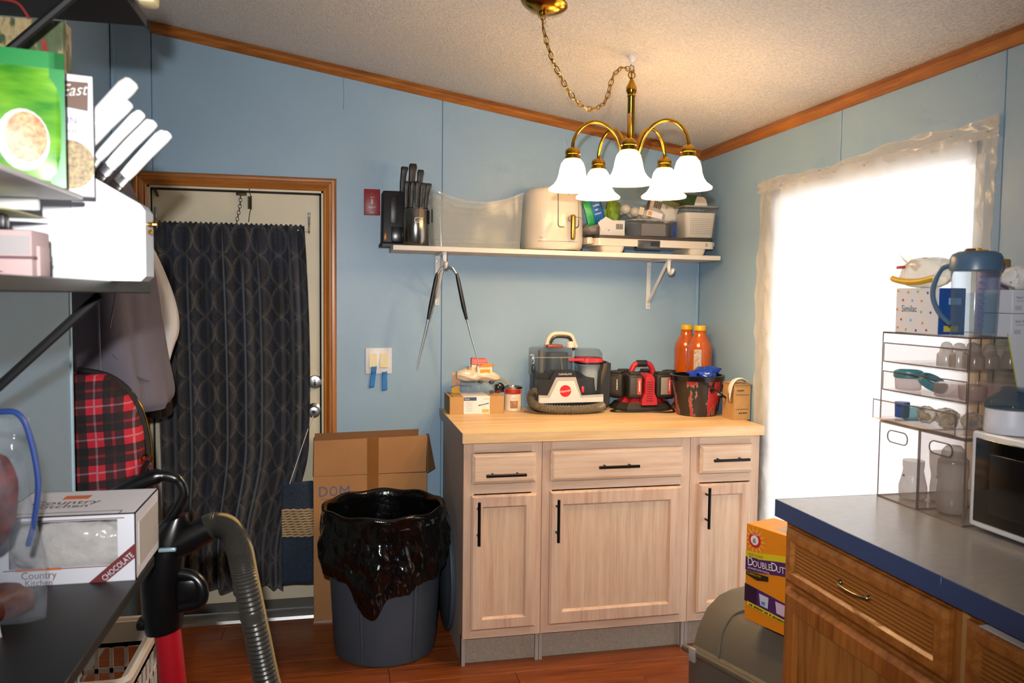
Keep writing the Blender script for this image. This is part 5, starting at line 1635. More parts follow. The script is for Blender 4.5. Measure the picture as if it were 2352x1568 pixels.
O('rear_panel', G().box(d-.002, d, -w, 0, 0, hh), M_ac, og, 0)
edges(og, .001, d-.001, -w+.001, -.001, .001, hh-.002)
DZs = []
for k in range(3):
    z = .008+.073*k
    pull = -.026 if k == 0 else 0
    DZs.append(ZO+z+.004)
    if k:
        O('divider', G().box(0, d, -w+.002, -.002, z-.004, z-.002), M_ac, og, 0)
    dr = O('drawer', G().box(pull, pull+.002, -w+.006, -.006, z, z+.050).box(pull, d-.01, -w+.006, -w+.008, z, z+.046).box(pull, d-.01, -.008, -.006, z, z+.046).box(d-.012, d-.010, -w+.006, -.006, z, z+.046), M_ac, og, 0)
    O('drawer_floor', G().box(pull, d-.01, -w+.006, -.006, z, z+.003), M_ac, dr, 0)
    g = G()
    for za in (z+.001, z+.049):
        g.tube([(pull+.001, -w+.006, za), (pull+.001, -.006, za)], .0016, 4)
    for yy in (-w+.006, -.006):
        g.tube([(pull+.001, yy, z), (pull+.001, yy, z+.05)], .0014, 4)
    O('drawer_edge', g, M_ace, dr, 0)
# contents of the drawers
M_dome = clear('frosted_dome', '#d9d2cb', .85, .15, 1.45, '#b9afa6')
def dome(lb, x, y, r=.021, h=.058):
    o = O('bottle_dome', G().lathe([(r, 0), (r, h*.42), (r*.92, h*.52), (r*.70, h*.58), (r*.66, h*.78), (r*.50, h*.93), (r*.25, h*.99), (.0008, h)], 20), M_dome, None, 60, (x, y, DZs[2]))
    return tag(o, lb, 'bottle cover', 'clear bottle covers in the top drawer')
nm = ['first', 'second', 'third', 'fourth', 'fifth', 'sixth']
for i, (x, y) in enumerate(((1.425, 1.640), (1.420, 1.595), (1.470, 1.610), (1.425, 1.553), (1.472, 1.560), (1.525, 1.556))):
    dome('%s clear bottle cover from the left in the top organiser drawer' % nm[i], x, y)
M_teal = mat('teal_plastic', '#3d8591', .4)
def ringcap(lb, x, y, z, rx=0, ry=0, r=.034, h=.020):
    t_ = T('bottle_ring', lb, 'bottle ring', (x, y, z), (rx, ry, 0), 'teal bottle rings')
    O('ring', G().lathe([(r, 0), (r*1.02, h*.3), (r*.97, h*.85), (r*.80, h), (r*.72, h*.95), (r*.78, h*.2)], 24, None, False, False), M_teal, t_, 50)
    for q in range(10):
        O('grip_rib', G().tube([(r*1.01*cos(q*.628), r*1.01*sin(q*.628), .002), (r*.99*cos(q*.628), r*.99*sin(q*.628), h*.8)], .0012, 5), M_teal, t_)
M_cup = clear('clear_rose_cup', '#e8d8d4', .8, .1, 1.4, '#cdb9b4')
def cup(lb, x, y, z, r=.032, h=.03, m=None, grp=None):
    o = O('clear_cup', G().lathe([(r*.86, 0), (r*.95, .002), (r, h*.9), (r, h)], 22), m or M_cup, None, 60, (x, y, z))
    return tag(o, lb, 'cup', grp)
z2 = DZs[1]
cup('rosy clear cup under the left teal ring in the middle drawer', 1.432, 1.775, z2)
ringcap('left teal bottle ring sitting on a cup in the middle drawer', 1.432, 1.775, z2+.031)
ringcap('tilted teal bottle ring in the middle of the middle drawer', 1.437, 1.700, z2+.018, .5, .2)
cup('clear cup right of the tilted teal ring in the middle drawer', 1.430, 1.632, z2, .034, .033)
cup('milky clear cup near the right end of the middle drawer', 1.435, 1.566, z2, .030, .034)
cup('clear dish at the back of the middle organiser drawer', 1.545, 1.60, z2, .05, .036)
z3 = DZs[0]
M_blueb = mat('cobalt_plastic', '#2b58a8', .4)
cup('cobalt blue pot at the left of the bottom drawer', 1.425, 1.785, z3, .018, .040, M_blueb)
cup('teal glass pot beside the cobalt pot in the bottom drawer', 1.422, 1.740, z3, .026, .034, clear('teal_glass', '#5f9aa2', .6, .1, 1.4, '#4c8c96'))
M_bead = clear('crystal_bits', '#e6dfd4', .8, .05, 1.6, '#c9bfae', 60)
for i, (x, y) in enumerate(((1.418, 1.690), (1.440, 1.650), (1.415, 1.612), (1.445, 1.572))):
    o = T('soother_pack', '%s clear bag of small parts from the left in the bottom drawer' % nm[i], 'packet', (x, y, z3), group='clear packs in the bottom drawer')
    crumple('wrap', None, None, (0, 0, 0), (.040, .046, .042), M_bead, (0, 0, i), 30+i, .3, parent=o)
    O('inner_piece', G().ball((0, 0, .016), (.010, .012, .009), 12, 6), mat('tan_pieces', '#c4a878', .5) if i % 2 == 0 else M_blueb, o)
# bottles in the bins
M_milk = clear('frosted_bottle', '#dcd6d0', .9, .25, 1.4, '#bdb4ab')
def baby_bottle(lb, x, y, kind):
    t_ = T('baby_bottle', lb, 'bottle', (x, y, ZT+.0035), group='baby bottles in the clear bins')
    if kind == 0:
        pr = [(.030, 0), (.033, .004), (.034, .03), (.028, .055), (.024, .075), (.026, .082), (.026, .098)]
    elif kind == 1:
        pr = [(.036, 0), (.038, .004), (.038, .03), (.035, .06), (.040, .09), (.041, .120), (.039, .122)]
    else:
        pr = [(.030, 0), (.033, .004), (.035, .04), (.032, .075), (.035, .10), (.034, .12)]
    O('bottle_wall', G().lathe(pr, 24), M_milk, t_, 60)
    if kind == 2:
        O('teat_cap', G().lathe([(.034, .12), (.034, .128), (.028, .134), (.026, .15), (.016, .162), (.001, .164)], 24), M_dome, t_, 60)
    O('mark', lathe_y([(.003, .0), (.003, .001), (.0005, .001)], 10), M_navy, t_, 0, (-.028, .0, .06), (0, 0, rad(-90)))
baby_bottle('short necked baby bottle at the left in the left clear bin', 1.455, 1.772, 0)
baby_bottle('wide frosted baby bottle in the left clear bin', 1.525, 1.738, 1)
baby_bottle('tall capped baby bottle in the right clear bin', 1.450, 1.632, 2)
baby_bottle('rear tall capped baby bottle in the right clear bin', 1.515, 1.575, 2)

# ================================================================ ON TOP OF THE ORGANISER
ZP = ZO+.232
M_fb = mat('formula_white', '#d3d2d8', .5)
M_fbb = mat('formula_blue', '#1c4a94', .45)
fm = T('formula_box', 'white dotted formula carton with a blue side on the organiser', 'box', (1.405, 1.798, ZP), (0, 0, rad(-90)))
O('carton', G().box(0, .148, 0, .075, 0, .112, .001, 1), M_fb, fm)
O('blue_side', G().box(.1482, .1494, .002, .075, .0, .111), M_fbb, fm, 0)
patch('blue_side_gold', .04, .014, mat('formula_gold', '#c6b24a', .5), fm, (.150, .036, .014), (0, 0, rad(90)))
patch('blue_side_text', .035, .016, mat('formula_pale', '#9db7dd', .5), fm, (.150, .045, .080), (0, 0, rad(90)))
lettering('Similac', .0165, mat('formula_ink', '#2c3350', .6), fm, (.050, -.0006, .060), squeeze=.85)
cols = ['#d29a35', '#5fa5d8', '#c23b3b', '#5b3f96', '#8fae3a', '#d97a3a']
dots = [(.008, .105), (.044, .102), (.078, .103), (.112, .100), (.026, .082), (.060, .081), (.092, .080), (.006, .058), (.092, .053), (.124, .052), (.022, .033), (.056, .032), (.098, .026), (.010, .012), (.040, .008), (.076, .007), (.112, .009)]
for i, (a, b) in enumerate(dots):
    s_ = .0034
    O('dot_print', lathe_y([(s_, 0), (s_, .0006)], 8), mat('dot_'+cols[i*5 % 6], cols[i*5 % 6], .5), fm, 0, (a, 0, b))
# bread bag
br = T('bread_bag', 'clear bread bag with yellow and red print on the formula carton', 'bag', (1.442, 1.705, ZP+.113))
crumple('bag_film', None, None, (0, .03, .0), (.095, .150, .075), clear('bread_film', '#f3ead8', 1.0, .2, 1.4, '#d9c9ae'), (0, 0, 0), 41, .16, parent=br)
O('yellow_print', G().grid(lambda u, v: (-.048*cos((v-.5)*1.2), -.075+.15*u, .006+.016*v+.010*(2*u-1)**2), 14, 3), mat('mustard_print', '#d2a423', .4), br, 60, (-.001, .03, 0))
O('red_print', G().box(-.047, -.042, .055, .085, .048, .056, .002), mat('red_print', '#b8343a', .5), br)
O('bag_tail', G().grid(lambda u, v: (-.02+.04*u, .075+.045*v, .05+.030*v+.008*sin(u*8)), 8, 6), clear('bread_film'), br, 60)
# pitcher
M_pt = clear('blue_tinted_plastic', '#e6edf2', .14, .05, 1.45, '#8fa6b6')
M_pl = mat('slate_blue_plastic', '#4b657f', .35)
pt = T('pitcher', 'clear blue water pitcher with slate-blue lid and handle', 'pitcher', (1.440, 1.577, ZP))
O('jug', G().lathe([(.044, 0), (.047, .004), (.048, .02), (.050, .12), (.053, .178), (.0515, .178), (.0485, .12), (.0455, .006)], 36, None, True, False), M_pt, pt, 50)
O('lid', G().lathe([(.047, .150), (.0545, .152), (.0545, .180), (.050, .189), (.038, .195), (.001, .198)], 36), M_pl, pt, 40)
O('inner_tint', G().lathe([(.043, .008), (.045, .10)], 30, None, True, False), clear('pale_water', '#dfe9f0', .1, .05, 1.3, '#7f98aa'), pt)
O('handle', G().tube(spline([(-.034, .036, .165), (-.040, .062, .155), (-.044, .078, .12), (-.043, .080, .085), (-.038, .062, .05), (-.030, .036, .025)], 6), .006, 8), M_pl, pt)
O('lid_dial', G().lathe([(.010, .196), (.010, .203), (.001, .204)], 16).box(-.030, .030, -.005, .005, .194, .200, .002), mat('amber_dial', '#c8941c', .4), pt)
O('lid_ridge', G().box(-.034, -.012, -.012, -.004, .194, .201, .002), mat('brown_dial', '#7a4a2a', .4), pt)
for i in range(9):
    O('scale_mark', G().box(-.006, .006, -.0512-.0003*i, -.0495-.0003*i, .030+.013*i, .033+.013*i), mat('scale_ink', '#3e5a9a', .5), pt, 0, None, (0, 0, rad(-28)))
# purple canister behind
pc_ = T('snack_canister', 'purple canister with a brown lid behind the pitcher', 'canister', (1.625, 1.725, ZP))
O('can_wall', G().lathe([(.036, 0), (.037, .003), (.037, .170), (.036, .172)], 28), mat('lavender_can', '#8d7fa6', .4), pc_)
O('can_lid', G().lathe([(.039, .170), (.039, .184), (.037, .187), (.001, .187)], 28), mat('brown_lid', '#8a6a2c', .4), pc_)
# glove boxes
M_gl = mat('glove_box_white', '#d2d3dc', .5)
for k, lb in enumerate(('lower white glove box at the right organiser end', 'upper white glove box stacked on the lower one')):
    gb = T('glove_box', lb, 'box', (1.498, 1.530, ZP+.0545*k), (0, 0, 0), 'white glove boxes')
    O('carton', G().box(0, .19, 0, .085, 0, .053, .001, 1), M_gl, gb)
    lettering('latex free gloves', .0065, mat('glove_ink', '#565a68', .6), gb, (.010, -.0006, .036), (0, 0, 0), 'LEFT', .9)
    patch('print_line', .045, .0014, M_grey_ink, gb, (.034, -.0002, .028))
    patch('print_block', .018, .010, mat('pale_grey_block', '#b5b6c0', .6), gb, (.016, -.0002, .012))
    blur_print(.020, .004, mat('glove_ink'), gb, (.060, -.0003, .010), n=6)
crumple('tissue_clump', 'crumpled white tissue on the upper glove box', 'tissue', (1.575, 1.570, ZP+.1085), (.11, .07, .055), mat('tissue_white', '#d8d4d0', .8), seed=52, amp=.3)
# on the microwave: steriliser and leaning card
ZM = ZT+.225
st = T('bottle_steriliser', 'white round steriliser base with a blue clear dome on the microwave', 'steriliser', (1.452, 1.468, ZM))
O('base', G().lathe([(.054, 0), (.056, .003), (.0555, .02), (.053, .052), (.050, .054)], 32), mat('steriliser_white', '#d5d7e2', .4), st)
O('dome', G().lathe([(.056, .054), (.058, .058), (.052, .072), (.036, .086), (.030, .09), (.022, .1), (.001, .102)], 32), clear('blue_dome', '#9fb4c2', .3, .05, 1.45, '#7d94a4'), st, 60)
cdl = T('leaning_booklet', 'white booklet with a navy foot leaning against the organiser', 'booklet', (1.527, 1.5225, ZM), (-.01, 0, 0))
O('cover', G().prism([(-.012, .085), (.10, .06), (.115, .205), (-.045, .215)], -.003, 0, 'y'), M_fb, cdl, 0)
O('navy_foot', G().prism([(.0, .0), (.09, .0), (.10, .06), (-.012, .085)], -.003, 0, 'y'), M_navy, cdl, 0)
O('green_edge', G().tube([(-.045, -.002, .215), (-.012, -.002, .085)], .0014, 5), mat('lime_edge', '#a9b43a', .5), cdl)
# ================================================================ BLACK SHELVES ON THE LEFT WALL
M_bs = mat('black_shelf_board', '#161617', .42)
M_strut = mat('black_strut', '#090a0b', .65)
def shelf(label, zt, sy):
    s = T('bracket_shelf', label, 'shelf', (NX, 1.65, zt), group='black shelves on the left wall')
    O('board', G().box(.002, .300, -1.25, 0, -.019, 0, .0015, 1), M_bs, s)
    for y in sy:
        O('strut', G().tube([(.275, y, -.022), (.006, y, -.285)], .0075, 8), M_strut, s)
        O('wall_leg', G().box(.0, .010, y-.010, y+.010, -.30, -.020, .002), M_strut, s)
    return s
shelf('black bracket shelf at the top, holding a cream roll', 1.946, (-.24, -1.0))
shelf('black bracket shelf at eye level with the white knife block', 1.444, (-.24, -1.0))
shelf('black bracket shelf lowest on the left wall with the donut box', .912, (-.24, -1.0))
Z1, Z2, Z3 = 1.9462, 1.4442, .9122
rl = T('cream_roll', 'cream paper roll lying over the edge of the top black shelf', 'roll', (-.392, 1.56, Z1))
O('roll', G().lathe([(.03, -.075), (.034, -.072), (.034, .072), (.03, .075), (.012, .075), (.012, -.075)], 24, rot_m(0, rad(90), rad(10), (.0, 0, .034)), False, False), mat('cream_paper', '#d8c89a', .7), rl)
O('loose_end', G().box(.050, .082, -.03, .012, -.014, .03, .008), mat('cream_paper'), rl)

# ---------------- white knife block and knives
M_kbw = mat('white_gloss_block', '#e3e6ea', .2, coat=.3)
kb = T('white_knife_block', 'glossy white knife block with slanted top on the black shelf', 'knife block', (-.353, 1.43, Z2))
prof = [(-.054, 0), (.046, 0), (.054, .008), (.054, .112), (.047, .122), (-.038, .172), (-.054, .181)]
O('block', G().prism(prof, -.05, .006, 'y'), M_kbw, kb, 25)
O('brass_knob', G().lathe([(.004, 0), (.004, .006), (.007, .008), (.006, .013), (.001, .014)], 12, rot_m(0, rad(90), 0, (.054, -.03, .092))).lathe([(.003, 0), (.005, .004), (.001, .007)], 10, rot_m(0, rad(90), 0, (.054, -.03, .080))), M_brass, kb)
M_kw = mat('white_knife_handle', '#dedddc', .3)
def white_knife(lb, x, z, y, L_, w, a=.70):
    k = T('white_handled_knife', lb, 'knife', (-.353+x, 1.43+y, Z2+z), (0, a, 0), 'white-handled knives in the white block')
    O('handle', G().zloft([(rrect(w*.8, w*.62, w*.25, 3), .030), (rrect(w*.95, w*.66, w*.28, 3), .045), (rrect(w*1.0, w*.7, w*.3, 3), .030+L_*.5), (rrect(w*1.12, w*.72, w*.32, 3, .001), .030+L_*.86), (rrect(w*.95, w*.62, w*.28, 3, .002), .030+L_*.97), (rrect(w*.55, w*.4, w*.18, 3, .002), .030+L_)]), M_kw, k, 50)
    O('bolster', G().box(-w*.40, w*.40, -w*.24, w*.24, -.045, .031, .002), M_steel, k)
    O('collar', G().box(-w*.46, w*.46, -w*.30, w*.30, .002, .016, .002), mat('dark_collar', '#2c2622', .3, .5), k)
white_knife('big white-handled knife at the upper left, in front', -.061, .207, -.034, .118, .026)
white_knife('white-handled knife at the far back upper left', -.066, .205, -.006, .095, .024)
white_knife('second white-handled knife down the front row', -.055, .187, -.034, .100, .0185)
white_knife('third white-handled knife down the front row', -.038, .171, -.034, .102, .0175)
white_knife('fourth white-handled knife down the front row', -.020, .157, -.034, .102, .017)
white_knife('lowest white-handled knife in the front row', .003, .142, -.034, .100, .017)
white_knife('white-handled knife behind the third front one', -.028, .164, -.010, .100, .017)
white_knife('white-handled knife behind the lowest front one', -.006, .149, -.010, .098, .017)

# ---------------- riser shelf, food packs
M_rise = mat('white_wire_riser', '#b9b7b4', .45)
ri = T('shelf_riser', 'pale metal riser standing on the black shelf under the pouches', 'riser', (-.48, 1.13, Z2))
O('riser_top', G().box(-.125, .115, -.30, .165, .116, .124, .003), M_rise, ri)
O('riser_lip', G().box(-.12, .06, .146, .158, .098, .117, .003), mat('white_lip', '#d8dadd', .4), ri)
for x, y in ((-.115, -.28), (-.115, .15), (.100, -.28)):
    O('riser_leg', G().box(x-.006, x+.006, y-.006, y+.006, 0, .117, .002), M_rise, ri)
bb = T('bread_bin', 'white glossy bread bin beside the knife block under the riser', 'bread bin', (-.506, 1.430, Z2))
O('bin_body', G().box(-.105, .098, -.045, .045, 0, .190, .005, 3), M_kbw, bb)
O('bin_lid', G().box(-.103, .096, -.0465, .0465, .188, .196, .003), M_kbw, bb)
pk = T('napkin_pack', 'pink-grey paper napkin pack under the riser', 'napkin pack', (-.485, 1.255, Z2))
M_pink = mat('dusty_pink_paper', '#bfa3a2', .7)
O('pack', G().box(-.10, .075, -.035, .035, 0, .066, .003), M_pink, pk)
O('grey_panel', G().box(-.06, .072, -.0358, -.034, .032, .058), mat('grey_paper', '#a9a2a4', .7), pk, 0)
O('band', G().box(-.101, .0765, -.0362, .0355, .026, .030), mat('plum_band', '#6d5055', .6), pk, 0)
O('side_seal', G().box(.075, .080, -.02, .02, .003, .045, .001), M_pink, pk)
O('blue_print', G().prism([(-.06, .012), (-.02, .014), (.006, .006), (.04, .008), (.0, .018), (-.03, .022)], -.0362, -.0352, 'y'), mat('indigo_print', '#23204a', .6), pk, 0)
tag(O('dark_clip', G().box(-.03, .03, -.01, .01, 0, .022, .004), M_black, None, 40, (-.475, 1.235, Z2+.0665)), 'dark clip lying on the pink napkin pack', 'clip')
tag(O('paper_sheet', G().grid(lambda u, v: (-.06+.12*u, -.08+.16*v, .003*sin(u*3)), 4, 4), mat('lemon_paper', '#d6d7a4', .7), None, 60, (-.480, 1.235, Z2+.0895), None, .0008), 'pale yellow paper sheet lying on the dark clip', 'paper')
ZR = Z2+.1243
def green_mat():
    m, t, p = new_mat('green_pouch_print')
    n = noise(t, coords(t, (4, 1, 14)), 3, 3)
    t.links.new(ramp(t, n, (.3, '#2f7d22'), (.55, '#68a52c'), (.75, '#94bf4a')), p.inputs['Base Color'])
    p.inputs['Roughness'].default_value = .3
    return m
gp = T('green_rice_pouch', 'bright green rice pouch with a bowl picture on the riser', 'pouch', (-.450, 1.205, ZR), (0, 0, .22))
def pouch(u, v): return (-.085+.17*u, -.016*sin(pi*u)*sin(pi*min(1, v*1.15))-.004, .182*v)
O('pouch_front', G().grid(pouch, 16, 18), green_mat(), gp, 60, solid=.002)
O('pouch_back', G().grid(lambda u, v: (-.085+.17*u, .014*sin(pi*u)*sin(pi*min(1, v*1.15))+.002, .182*v), 12, 12), mat('deep_green_foil', '#12813a', .3), gp, 60, solid=.002)
O('green_border', G().box(.068, .086, -.0062, .004, 0, .182).box(-.086, .086, -.0062, .004, .160, .182), mat('deep_green_foil'), gp, 0)
def on_pouch(x, z, off=.0025): return -.016*sin(pi*(x+.085)/.17)*sin(pi*min(1, z/.182*1.15))-.0055-off
def disc_on(name, cx_, cz_, r, m, off, n=20, sq=1):
    g = G()
    ring_ = [(cx_+r*cos(2*pi*i/n), cz_+r*sq*sin(2*pi*i/n)) for i in range(n)]
    g.add([(x, on_pouch(x, z, off), z) for x, z in [(cx_, cz_)]+ring_], [(0, 1+i, 1+(i+1) % n) for i in range(n)])
    return O(name, g, m, gp, 60)
disc_on('bowl_print', .038, .060, .030, mat('bowl_white', '#d9dcd8', .4), .002, 22, 1.35)
disc_on('rice_print', .041, .064, .0245, mat('rice_mix', '#cdb67c', .4, col2='#a3592e', vs=160), .003, 22, 1.35)
disc_on('seal_print', -.008, .078, .011, mat('seal_white', '#dfe4ee', .4), .0035, 16)
disc_on('herb_print', -.030, .030, .014, mat('herb_green', '#2e6b26', .4, col2='#8fb35a', vs=120), .002, 12, .7)
disc_on('garlic_print', .0, .022, .010, mat('garlic_white', '#e2dfd2', .4), .0025, 12)
for i in range(3):
    patch('text_line', .06, .0035, mat('pale_lime', '#cfe3a3', .5), gp, (-.035, -.0245, .142-.024*i))
nb = T('grain_box', 'white boxed grain mix with brown logo patch beside the pouch', 'box', (-.395, 1.325, ZR), (0, 0, .25))
O('carton', G().box(-.072, .036, -.018, -.002, 0, .178, .001, 1), mat('grain_box_white', '#d9d7e2', .5), nb)
poly_patch('brown_patch', [(-.06, .108+.05), (.030, .108+.052), (.029, .118), (-.06, .128)], mat('logo_brown', '#5b3a26', .5), nb, (0, -.0182, .008))
O('logo_lettering', text_geo('Near East', .018, M=shr, squeeze=.8), M_paper, nb, 0, (-.012, -.0196, .150), (0, 0, 0))
lettering('GRAIN', .009, mat('purple_print', '#6e4a8c', .6), nb, (-.005, -.0190, .110))
blur_print(.022, .005, M_grey_ink, nb, (.004, -.0184, .095), n=6)
g = G()
n_ = 22
g.prism([(.004+.034*cos(2*pi*i/n_) if cos(2*pi*i/n_) < .95 else .036, .046+.036*sin(2*pi*i/n_)) for i in range(n_)], -.0008, 0, 'y')
O('grain_picture', g, mat('grain_mix', '#b59d6a', .5, col2='#6a5330', vs=170), nb, 0, (0, -.0182, 0))
rp = T('red_packet', 'red packet with an orange stripe behind the green pouch', 'packet', (-.505, 1.275, ZR), (0, 0, .05))
O('packet', G().prism([(-.08, 0), (.07, 0), (.066, .17), (.052, .198), (-.08, .200)], -.012, .012, 'y'), mat('packet_red', '#c01f2a', .35), rp, 20)
O('orange_stripe', G().box(-.08, .04, -.0128, -.011, .180, .187), mat('packet_orange', '#d8763a', .4), rp, 0)
def xmas_mat():
    m, t, p = new_mat('festive_gift_print')
    n = noise(t, coords(t, (1, 1, .45)), 26, 3, .6)
    t.links.new(ramp(t, n, (.30, '#7c2a22'), (.38, '#a33a2c'), (.40, '#4d5a3c'), (.50, '#5f6b4c'), (.54, '#a8946a'), (.60, '#b7a377'), (.66, '#46563c')), p.inputs['Base Color'])
    p.inputs['Roughness'].default_value = .5
    return m
gf = T('gift_bag', 'festive print paper gift bag at the back under the top shelf', 'gift bag', (-.535, 1.535, Z2), (0, 0, 0))
O('bag_body', G().loft([[(x, y, 0) for x, y in ((-.10, -.04), (.075, -.04), (.075, .04), (-.10, .04))], [(x, y, .44) for x, y in ((-.10, -.02), (.082, -.02), (.082, .02), (-.10, .02))]]), xmas_mat(), gf, 0)
O('bag_handle', G().tube(spline([(-.05, -.02, .44), (-.03, -.02, .465), (.01, -.02, .465), (.03, -.02, .44)], 5), .0025, 6), mat('red_cord', '#8f2a24', .6), gf)

# ---------------- lower shelf: donut box and zip bags
M_dw = mat('bakery_white', '#dadae2', .5)
M_dr = mat('bakery_maroon', '#6f2a2c', .5)
db = T('donut_box', 'white bakery box with a clear window on the lowest black shelf', 'box', (-.352, 1.515, Z3))
bw_, bd_, bh_ = .228, .185, .122
fr_ = G().box(-bw_, 0, 0, .002, 0, .030).box(-.030, 0, 0, .002, .030, .112).box(-bw_, -.205, 0, .002, .030, .112).box(-bw_, 0, 0, .002, .112, bh_)
O('front_panel', fr_, M_dw, db, 0)
O('box_body', G().box(-.002, 0, 0, bd_, 0, bh_).box(-bw_, -bw_+.002, 0, bd_, 0, bh_).box(-bw_, 0, bd_-.002, bd_, 0, bh_).box(-bw_, 0, .002, bd_, 0, .002).box(-bw_, 0, 0, bd_, bh_-.002, bh_), M_dw, db, 0)
O('window_film', G().box(-.205, -.030, .002, .003, .030, .112), clear('bakery_window', '#ffffff', .10, .05, 1.45, '#e0e0e4', 30), db, 0)
crumple('donut_bag', 'crumpled clear bag of donuts inside the bakery box', 'bag', (-.352-.117, 1.568, Z3+.0025), (.195, .09, .108), clear('icing_bag', '#f7f6f6', 1.3, .2, 1.4, '#d5d0cc', 30), seed=61, amp=.2)
for z, w_ in ((.0345, .128), (.108, .128)):
    patch('maroon_line', .196, .0014, M_dr, db, (-.116, -.0003, z-.006 if z < .05 else z+.006))
poly_patch('flavour_band', [(-.078, 0), (-.050, 0), (0, .042), (0, .068)], M_dr, db, (0, -.0004, 0))
lettering('CHOCOLATE', .010, M_dw, db, (-.030, -.0014, .026), (0, -rad(41), 0), squeeze=.75)
M_dor = mat('bakery_orange', '#d0703f', .5)
def ck(loc, rot, k=1.0):
    lettering('Country', .015*k, mat('bakery_ink', '#6d4a4c', .6), db, (loc[0], loc[1], loc[2]), rot, squeeze=.9)
    off = Euler(rot).to_matrix() @ Vector((0, 0, -.015*k*1.05))
    lettering('Kitchen', .013*k, mat('bakery_ink'), db, (loc[0]+off.x, loc[1]+off.y, loc[2]+off.z), rot, squeeze=.9)
ck((-.158, -.0008, .018), (0, 0, 0), .85)
patch('orange_roof', .072, .004, M_dor, db, (-.158, -.0004, .0285))
ck((-.140, .092, bh_+.0008), (rad(-90), 0, 0), 1.75)
O('orange_mark', G().box(-.155, -.110, .118, .146, bh_, bh_+.0006), M_dor, db, 0)
O('top_line', G().box(-.205, -.026, .020, .0215, bh_, bh_+.0006).box(-.0275, -.026, .0, .0215, bh_, bh_+.0006), M_dr, db, 0)
O('side_flap', G().box(.0, .0015, .02, bd_-.01, .02, .10), mat('bakery_flap', '#b9b3ae', .6), db, 0)
M_zip = clear('zip_bag_film', '#eef1f5', .12, .08, 1.4, '#ccd3de', 16)
zb = T('zip_bag', 'tall clear zip bag with a blue seal and red snacks', 'zip bag', (-.515, 1.355, Z3), (0, 0, .1))
def zipp(u, v):
    a = 2*pi*u
    w_ = .066*(1-.15*v)
    dp = .040*sin(pi*min(.93, v*.85+.12))
    return (w_*cos(a)+.006*sin(7*v)-.010*v, dp*sin(a)*(1+.2*sin(5*a+6*v)), .318*v)
O('film', G().grid(zipp, 40, 24, closeu=True), M_zip, zb, 70)
O('zip_seal', G().tube(spline([(-.04, -.006, .327), (.01, -.008, .330), (.036, -.006, .325), (.050, -.004, .29), (.060, -.004, .22), (.054, -.004, .16), (.045, -.004, .12)], 8), .011, 8, flat=.4), mat('zip_blue', '#2f4f9c', .35), zb)
crumple('snack_fill', None, None, (-.020, 0, .115), (.085, .045, .150), mat('red_snack', '#7a221e', .6, col2='#3a0d0b', vs=50), (0, .10, 0), 71, .12, parent=zb)
crumple('snack_base', None, None, (-.004, 0, .003), (.105, .060, .055), mat('maroon_snack', '#4a1118', .6, col2='#6b3f1e', vs=40), (0, 0, .3), 75, .15, parent=zb)
tag(O('white_label_card', G().prism([(-.06, 0), (.012, 0), (.004, .06), (-.02, .12), (-.06, .16)], -.001, 0, 'y'), M_dw, None, 0, (-.500, 1.295, Z3), (0, 0, .1)), 'white card leaning before the zip bag at the left edge', 'card')

# ================================================================ COATS AND BACKPACK IN THE ALCOVE
M_gcoat = mat('grey_jacket_cloth', '#67636f', .9, bmp=.3, bs=400, bd=.001)
M_wcoat = mat('white_shirt_cloth', '#cfccc9', .9)
M_bcoat = mat('black_coat_cloth', '#141214', .9)
def hanging(name, label, cat, secs, m, group=None, fold=.012, seed=0, nn=72):
    """secs: (z, x0, x1, y0, y1)"""
    r = random.Random(seed)
    p = [r.uniform(0, 6.3) for _ in range(6)]
    zb_ = secs[-1][0]
    root = T(name, label, cat, ((secs[-1][1]+secs[-1][2])/2, (secs[-1][3]+secs[-1][4])/2, zb_), group=group)
    ox, oy, _ = root.location
    pts = [spline([(q[k], 0, 0) for q in secs], 6) for k in range(5)]
    loops = []
    n = len(pts[0])
    for i in range(n):
        z, x0, x1, y0, y1 = [pts[k][i].x for k in range(5)]
        k_ = i/(n-1)
        lp_ = []
        for j in range(nn):
            a = 2*pi*j/nn
            ca, sa = cos(a), sin(a)
            f = fold*k_*(sin(5*a+p[0]+k_*1.5)+.6*sin(9*a+p[1]-k_*2)+.35*sin(15*a+p[2]+k_*3))
            ex = abs(ca)**.75*(1 if ca > 0 else -1)
            ey = abs(sa)**.75*(1 if sa > 0 else -1)
            lp_.append(((x0+x1)/2+((x1-x0)/2+f)*ex-ox, (y0+y1)/2+((y1-y0)/2+f)*ey-oy, z-zb_+.006*sin(3*a)*k_))
        loops.append(lp_)
    O('cloth_body', G().loft(loops), m, root, 60)
    return root
gj = hanging('grey_jacket', 'long grey jacket hanging in the alcove over the plaid backpack', 'jacket',
    [(1.84, -.87, -.73, 2.78, 2.92), (1.78, -.895, -.665, 2.68, 2.98), (1.62, -.90, -.625, 2.62, 3.02), (1.45, -.90, -.600, 2.60, 3.04), (1.25, -.90, -.575, 2.60, 3.03), (1.10, -.90, -.545, 2.60, 3.0), (1.055, -.90, -.558, 2.62, 2.98)], M_gcoat, seed=2)
jx, jy, jz = gj.location
O('front_seam', G().tube(spline([(-.70-jx, 2.605-jy, 1.45-jz), (-.695-jx, 2.592-jy, 1.25-jz), (-.69-jx, 2.588-jy, 1.08-jz)], 6), .004, 6), mat('grey_jacket_seam', '#656170', .9), gj)
O('pocket', G().tube(spline([(-.66-jx, 2.60-jy, 1.24-jz), (-.60-jx, 2.64-jy, 1.17-jz), (-.575-jx, 2.68-jy, 1.15-jz)], 6), .003, 6), mat('grey_jacket_seam'), gj)
